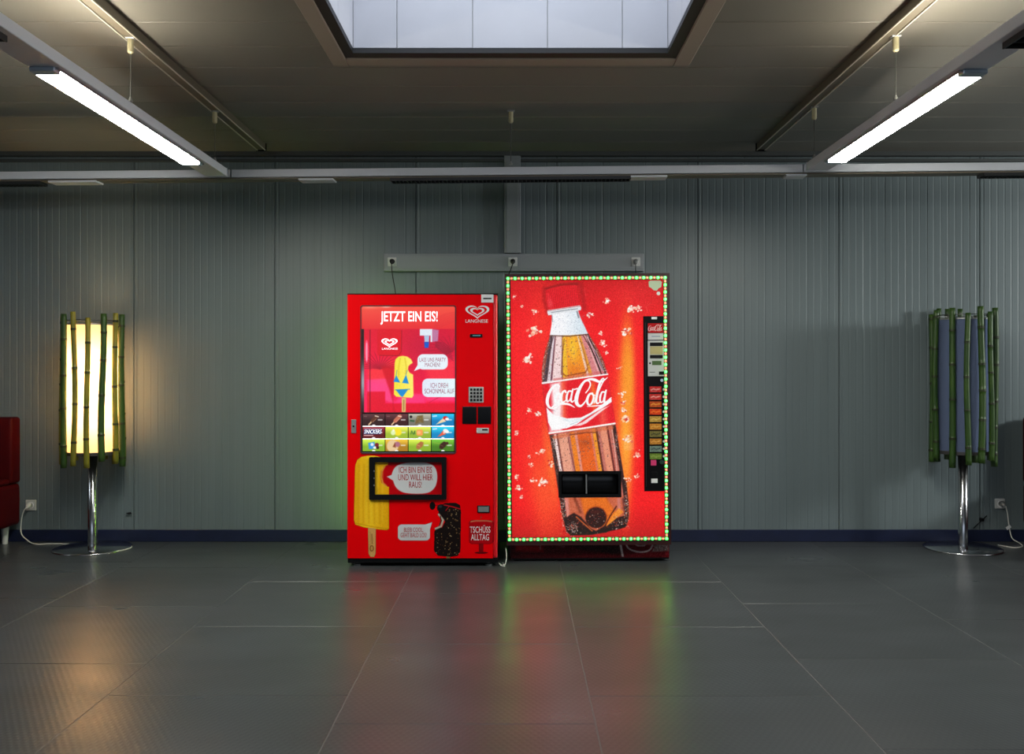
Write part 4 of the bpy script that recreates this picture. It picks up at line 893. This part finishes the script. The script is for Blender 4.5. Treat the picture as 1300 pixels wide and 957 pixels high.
# coloured light strip
YE = YC - .010
st = BM(); frame_prism(st, [(645, 351), (848.2, 351), (848.2, 686), (645, 686)], [(649, 355), (844.4, 355), (844.4, 682), (649, 682)], YE, .004)
strip = obj('light_strip', st, mat('strip_base', (120, 110, 104), .5), dm, label='strip of alternating green and red lights around the front')
def led_mesh(nm, r, m):
    b = BM(); bmesh.ops.create_uvsphere(b, u_segments=10, v_segments=6, radius=r)
    for v in b.verts: v.co.y *= .6
    me = bpy.data.meshes.new(nm); b.to_mesh(me); b.free(); me.materials.append(m)
    return me
GM = mat('green_led', (120, 255, 170), .3, emit=(50, 255, 66), es=10.0); RM = mat('red_led', (255, 160, 140), .3, emit=(255, 90, 70), es=4.0)
gl, rl = led_mesh('green_light', .0088, GM), led_mesh('red_light', .0062, RM)
per = [(647, 353), (846.4, 353), (846.4, 684), (647, 684)]; stp = 4.62; off = base(strip)
for i in range(4):
    (a, b), (c, d) = per[i], per[(i + 1) % 4]; Ln = math.hypot(c - a, d - b); n = int(round(Ln / stp / 2)) * 2
    for k in range(n):
        t = k / n; p_, q_ = a + (c - a) * t, b + (d - b) * t
        o = link('green_light' if k % 2 == 0 else 'red_light', gl if k % 2 == 0 else rl, strip, Vector((X(p_, YE), YE - .008, Z(q_, YE))) - off)
dm.rotation_euler[1] = math.radians(-.35)

cord('signal_cord', 'tangled pale cord on floor between the two vending machines', 'cord', [(X(642, 5.78), 5.78, .10), (X(643, 5.76), 5.75, .05), (X(641, 5.74), 5.72, .008), (X(636, 5.72), 5.74, .006), (X(633, 5.7), 5.77, .006), (X(637, 5.7), 5.70, .006), (X(641, 5.7), 5.69, .006), (X(638, 5.7), 5.75, .014)], .003, CORDW)

# ------------------------------------------------------------------ bamboo lamps
BAM = {}
def bamboo_mat(name, c1, c2):
    m = mat(name, c1, .45); nt = m.node_tree; b = nt.nodes['Principled BSDF']
    tc = nt.nodes.new('ShaderNodeTexCoord'); mp = nt.nodes.new('ShaderNodeMapping'); mp.inputs['Scale'].default_value = (30, 30, 5); n = nt.nodes.new('ShaderNodeTexNoise'); n.inputs['Scale'].default_value = 1.2
    r = nt.nodes.new('ShaderNodeValToRGB'); r.color_ramp.elements[0].position = .35; r.color_ramp.elements[1].position = .65
    r.color_ramp.elements[0].color = list(lin(c1)) + [1]; r.color_ramp.elements[1].color = list(lin(c2)) + [1]
    nt.links.new(tc.outputs['Object'], mp.inputs[0]); nt.links.new(mp.outputs[0], n.inputs[0]); nt.links.new(n.outputs[0], r.inputs[0]); nt.links.new(r.outputs[0], b.inputs['Base Color'])
    return m
BG = bamboo_mat('green_bamboo', (30, 60, 12), (50, 78, 18)); BY = bamboo_mat('warm_lit_bamboo', (96, 98, 18), (138, 124, 30))  # second bamboo has the lit lamp's warm glow put into its colour
NODEM = mat('bamboo_node', (34, 40, 14), .6)
def lamp(cx, Y, zt, zb, rs_, canes, lit_, lab, sd):
    rr = random.Random(sd)
    t = thing('bamboo_floor_lamp', lab, 'floor lamp', (cx, Y, 0), 'bamboo floor lamps')
    obj('base', lathe(BM(), [(0, 0), (.255, 0), (.258, .004), (.25, .010), (.10, .016), (.045, .02), (0, .02)], cx, Y, 64), CHROME, t, True)
    obj('pole', lathe(BM(), [(.032, .018), (.032, zb + .09), (0, zb + .09)], cx, Y, 32), CHROME, t, True)
    s0, s1 = zb + .075, zt - .065; sr = .162
    sm = bpy.data.materials.new('shade_' + ('lit' if lit_ else 'unlit')); sm.use_nodes = True; nt = sm.node_tree; nt.nodes.clear()
    out = nt.nodes.new('ShaderNodeOutputMaterial'); mx = nt.nodes.new('ShaderNodeMixShader'); d = nt.nodes.new('ShaderNodeBsdfDiffuse'); tr = nt.nodes.new('ShaderNodeBsdfTranslucent')
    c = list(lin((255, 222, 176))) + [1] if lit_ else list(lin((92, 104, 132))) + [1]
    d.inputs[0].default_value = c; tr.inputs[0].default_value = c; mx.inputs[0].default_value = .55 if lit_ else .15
    nt.links.new(d.outputs[0], mx.inputs[1]); nt.links.new(tr.outputs[0], mx.inputs[2]); nt.links.new(mx.outputs[0], out.inputs[0])
    obj('shade', lathe(BM(), [(sr, s0), (sr, s1)], cx, Y, 48), sm, t, True)
    obj('shade_ring', lathe(BM(), [(sr - .01, s1 - .002), (sr + .004, s1 - .002), (sr + .004, s1 + .008), (sr - .01, s1 + .008), (sr - .01, s1 - .002)], cx, Y, 48), GREY, t)
    rg = BM(); zr = s1 + .03
    tube(rg, [(cx + (sr + .01) * math.cos(a * math.pi / 18), Y + (sr + .01) * math.sin(a * math.pi / 18), zr) for a in range(37)], .003, 6)
    obj('binding_wire', rg, WIRE, t)
    obj('shade_base', lathe(BM(), [(0, s0 - .022), (sr + .012, s0 - .022), (sr + .012, s0), (0, s0)], cx, Y, 48), mat('dark_base', (52, 50, 50), .5), t)
    rc = .196
    for k, (px_, side) in enumerate(canes):     # px_ = offset from centre in metres, side -1 front, 1 back
        px_ = max(-rc + .0005, min(rc - .0005, px_)); yy = side * math.sqrt(max(rc * rc - px_ * px_, 0))
        r0 = rr.uniform(.0175, .0215) ; ht = zt + rr.uniform(-.03, .025); hb = zb + rr.uniform(-.035, .02)
        n = 30; pts = []; rad = []; nodes = [] ; z = hb + rr.uniform(.05, .2)
        while z < ht: nodes.append(z); z += rr.uniform(.17, .27)
        a1, a2, p1, p2 = rr.uniform(.002, .006), rr.uniform(.002, .005), rr.uniform(0, 6), rr.uniform(0, 6)
        zs = sorted({hb + (ht - hb) * i / n for i in range(n + 1)} | {v + dd for v in nodes for dd in (-.008, -.003, .0, .003, .008) if hb < v + dd < ht})
        for z in zs:
            u = (z - hb) / (ht - hb); dn = min([abs(z - v) for v in nodes] + [1])
            rad.append(r0 * (1.05 - .12 * u) * (1.2 if dn < .0032 and dn > .001 else .93 if dn < .001 else 1))
            pts.append((cx + px_ + a1 * math.sin(u * 5 + p1) * 1.3, Y + yy + a2 * math.sin(u * 4 + p2), z))
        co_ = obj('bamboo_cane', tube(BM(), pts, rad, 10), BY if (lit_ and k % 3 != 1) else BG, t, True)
        co_.data.materials.append(NODEM)
        for p in co_.data.polygons:      # dark scar ring at every node
            if any(abs(p.center.z - v) < .0065 for v in nodes) and abs(p.normal.z) < .9: p.material_index = 1
    if lit_:
        for k in range(4):
            l = bpy.data.lights.new('bulb', 'POINT'); l.energy = 5.4; l.color = (1, .80, .52); l.shadow_soft_size = .03
            o = bpy.data.objects.new('bulb_light', l); C.objects.link(o); o.location = (0, 0, s0 + (s1 - s0) * (.26 + .16 * k)); o.parent = t
    return t
YA = 6.27; m1 = YA / F
lamp(X(117.5, YA), YA, Z(401, YA), Z(586, YA), 1, [((v - 117.5) * m1, s) for v, s in ((82, -1), (95, -1), (111, -1), (127, -1), (142, -1), (151.5, -1), (86, 1), (98, 1), (116, 1), (132, 1), (154, 1), (145, 1))], True, 'lit bamboo floor lamp glowing warm yellow, beside the left sofa', 3)
lamp(X(1222.5, YA), YA, Z(394, YA), Z(585, YA), 1, [((v - 1222.5) * m1, s) for v, s in ((1185, -1), (1197, -1), (1211.5, -1), (1228, -1), (1242.5, -1), (1253.5, -1), (1188, 1), (1206, 1), (1220, 1), (1236, 1), (1260, 1), (1250, 1))], False, 'unlit bamboo floor lamp with bluish white shade on the right', 11)
W1 = WY - .014
g_ = lambda px_, py_: (X(px_, EYE * F / (py_ - VY)), EYE * F / (py_ - VY), .005)
cord('power_cord', 'white cord from left wall socket down to the lit lamp', 'cord', [(X(38, W1), W1 - .05, Z(643, W1)), (X(34, W1), W1 - .045, Z(648, W1)), (X(30, W1), W1 - .03, Z(660, W1)), (X(31, W1), W1 - .04, Z(676, W1)), (X(36, 6.44), 6.44, .02), g_(46, 691.5), g_(66, 691), g_(88, 691.5)], .004, CORDW, (X(38, W1), W1, Z(641, W1)), CORDW)
cord('power_cord', 'white cord looping on floor around base of the lit lamp', 'cord', [g_(112, 704), g_(135, 702.5), g_(155, 699.5), g_(167, 695.5), g_(163, 692.5), g_(152, 692)], .004, CORDW)
t = cord('power_cord', 'white cord from right wall socket curling on floor behind the unlit lamp', 'cord', [(X(1272, W1), W1 - .05, Z(641, W1)), (X(1275, W1), W1 - .04, Z(650, W1)), (X(1278, W1), W1 - .035, Z(668, W1)), (X(1285, 6.45), 6.45, Z(683, 6.45)), (X(1294, 6.42), 6.42, .01), g_(1298, 694.5), g_(1287, 696), g_(1267, 692.5)], .004, CORDW, (X(1271.5, W1), W1, Z(639, W1)), GREY)
tb2 = BM(); box(tb2, -.018, .018, -.003, .003, -.011, .011, .001, 1); bmesh.ops.rotate(tb2, verts=tb2.verts, matrix=Matrix.Rotation(-.6, 3, 'Y')); bmesh.ops.translate(tb2, verts=tb2.verts, vec=(X(1276, W1), W1 - .045, Z(668, W1)))
obj('cord_tag', tb2, PRINTW, t)
# small things on the wall
hk = BM(); tube(hk, [(X(165, WY), WY, Z(651, WY)), (X(165, WY), WY - .02, Z(651, WY))], .008, 10); tube(hk, [(X(162, WY), WY - .018, Z(651, WY)), (X(168, WY), WY - .018, Z(651, WY))], .005, 8)
tag(obj('wall_hook', hk, BLACK, None), 'tiny dark hook on wall right of the lit lamp', 'hook', 'wall hooks')
hk = BM(); tube(hk, [(X(1234, WY), WY - .02, Z(670, WY)), (X(1251, WY), WY - .02, Z(654, WY))], .004, 8); tube(hk, [(X(1245, WY), WY, Z(659, WY)), (X(1245, WY), WY - .03, Z(659, WY))], .012, 10)
tag(obj('wall_hook', hk, BLACK, None), 'dark bracket with slanted rod low on wall behind the unlit lamp', 'hook', 'wall hooks')

# ------------------------------------------------------------------ sofas at both ends
def sofa(xe, s, lab):
    """xe = inner end, s = direction away from the room's middle"""
    t = thing('sofa', lab, 'sofa', (xe + s * .8, 6.1, 0), 'high backed red sofas')
    def b(nm, xa, xb, ya, yb, za, zb_, bev):
        xa, xb = xe + s * xa, xe + s * xb
        o = obj(nm, box(BM(), min(xa, xb), max(xa, xb), ya, yb, za, zb_, bev, 4), SOFA, t, True); return o
    b('backrest', 0, 1.6, 6.38, 6.505, .43, .90, .022); b('seat', 0, 1.6, 5.72, 6.505, .13, .425, .03)
    b('seat_cushion', .01, .795, 5.71, 6.385, .425, .47, .02) ; b('seat_cushion', .805, 1.59, 5.71, 6.385, .425, .47, .02)
    for fx in (.08, 1.52):
        for fy in (5.80, 6.44): obj('foot', lathe(BM(), [(0, 0), (.018, 0), (.026, .13), (0, .13)], xe + s * fx, fy, 16), SILVER, t)
    return t
sofa(X(27, 6.505), -1, 'red leather sofa cut off by the left edge of view')
sofa(X(1297, 6.505), 1, 'sofa edge just visible at the right edge of view')
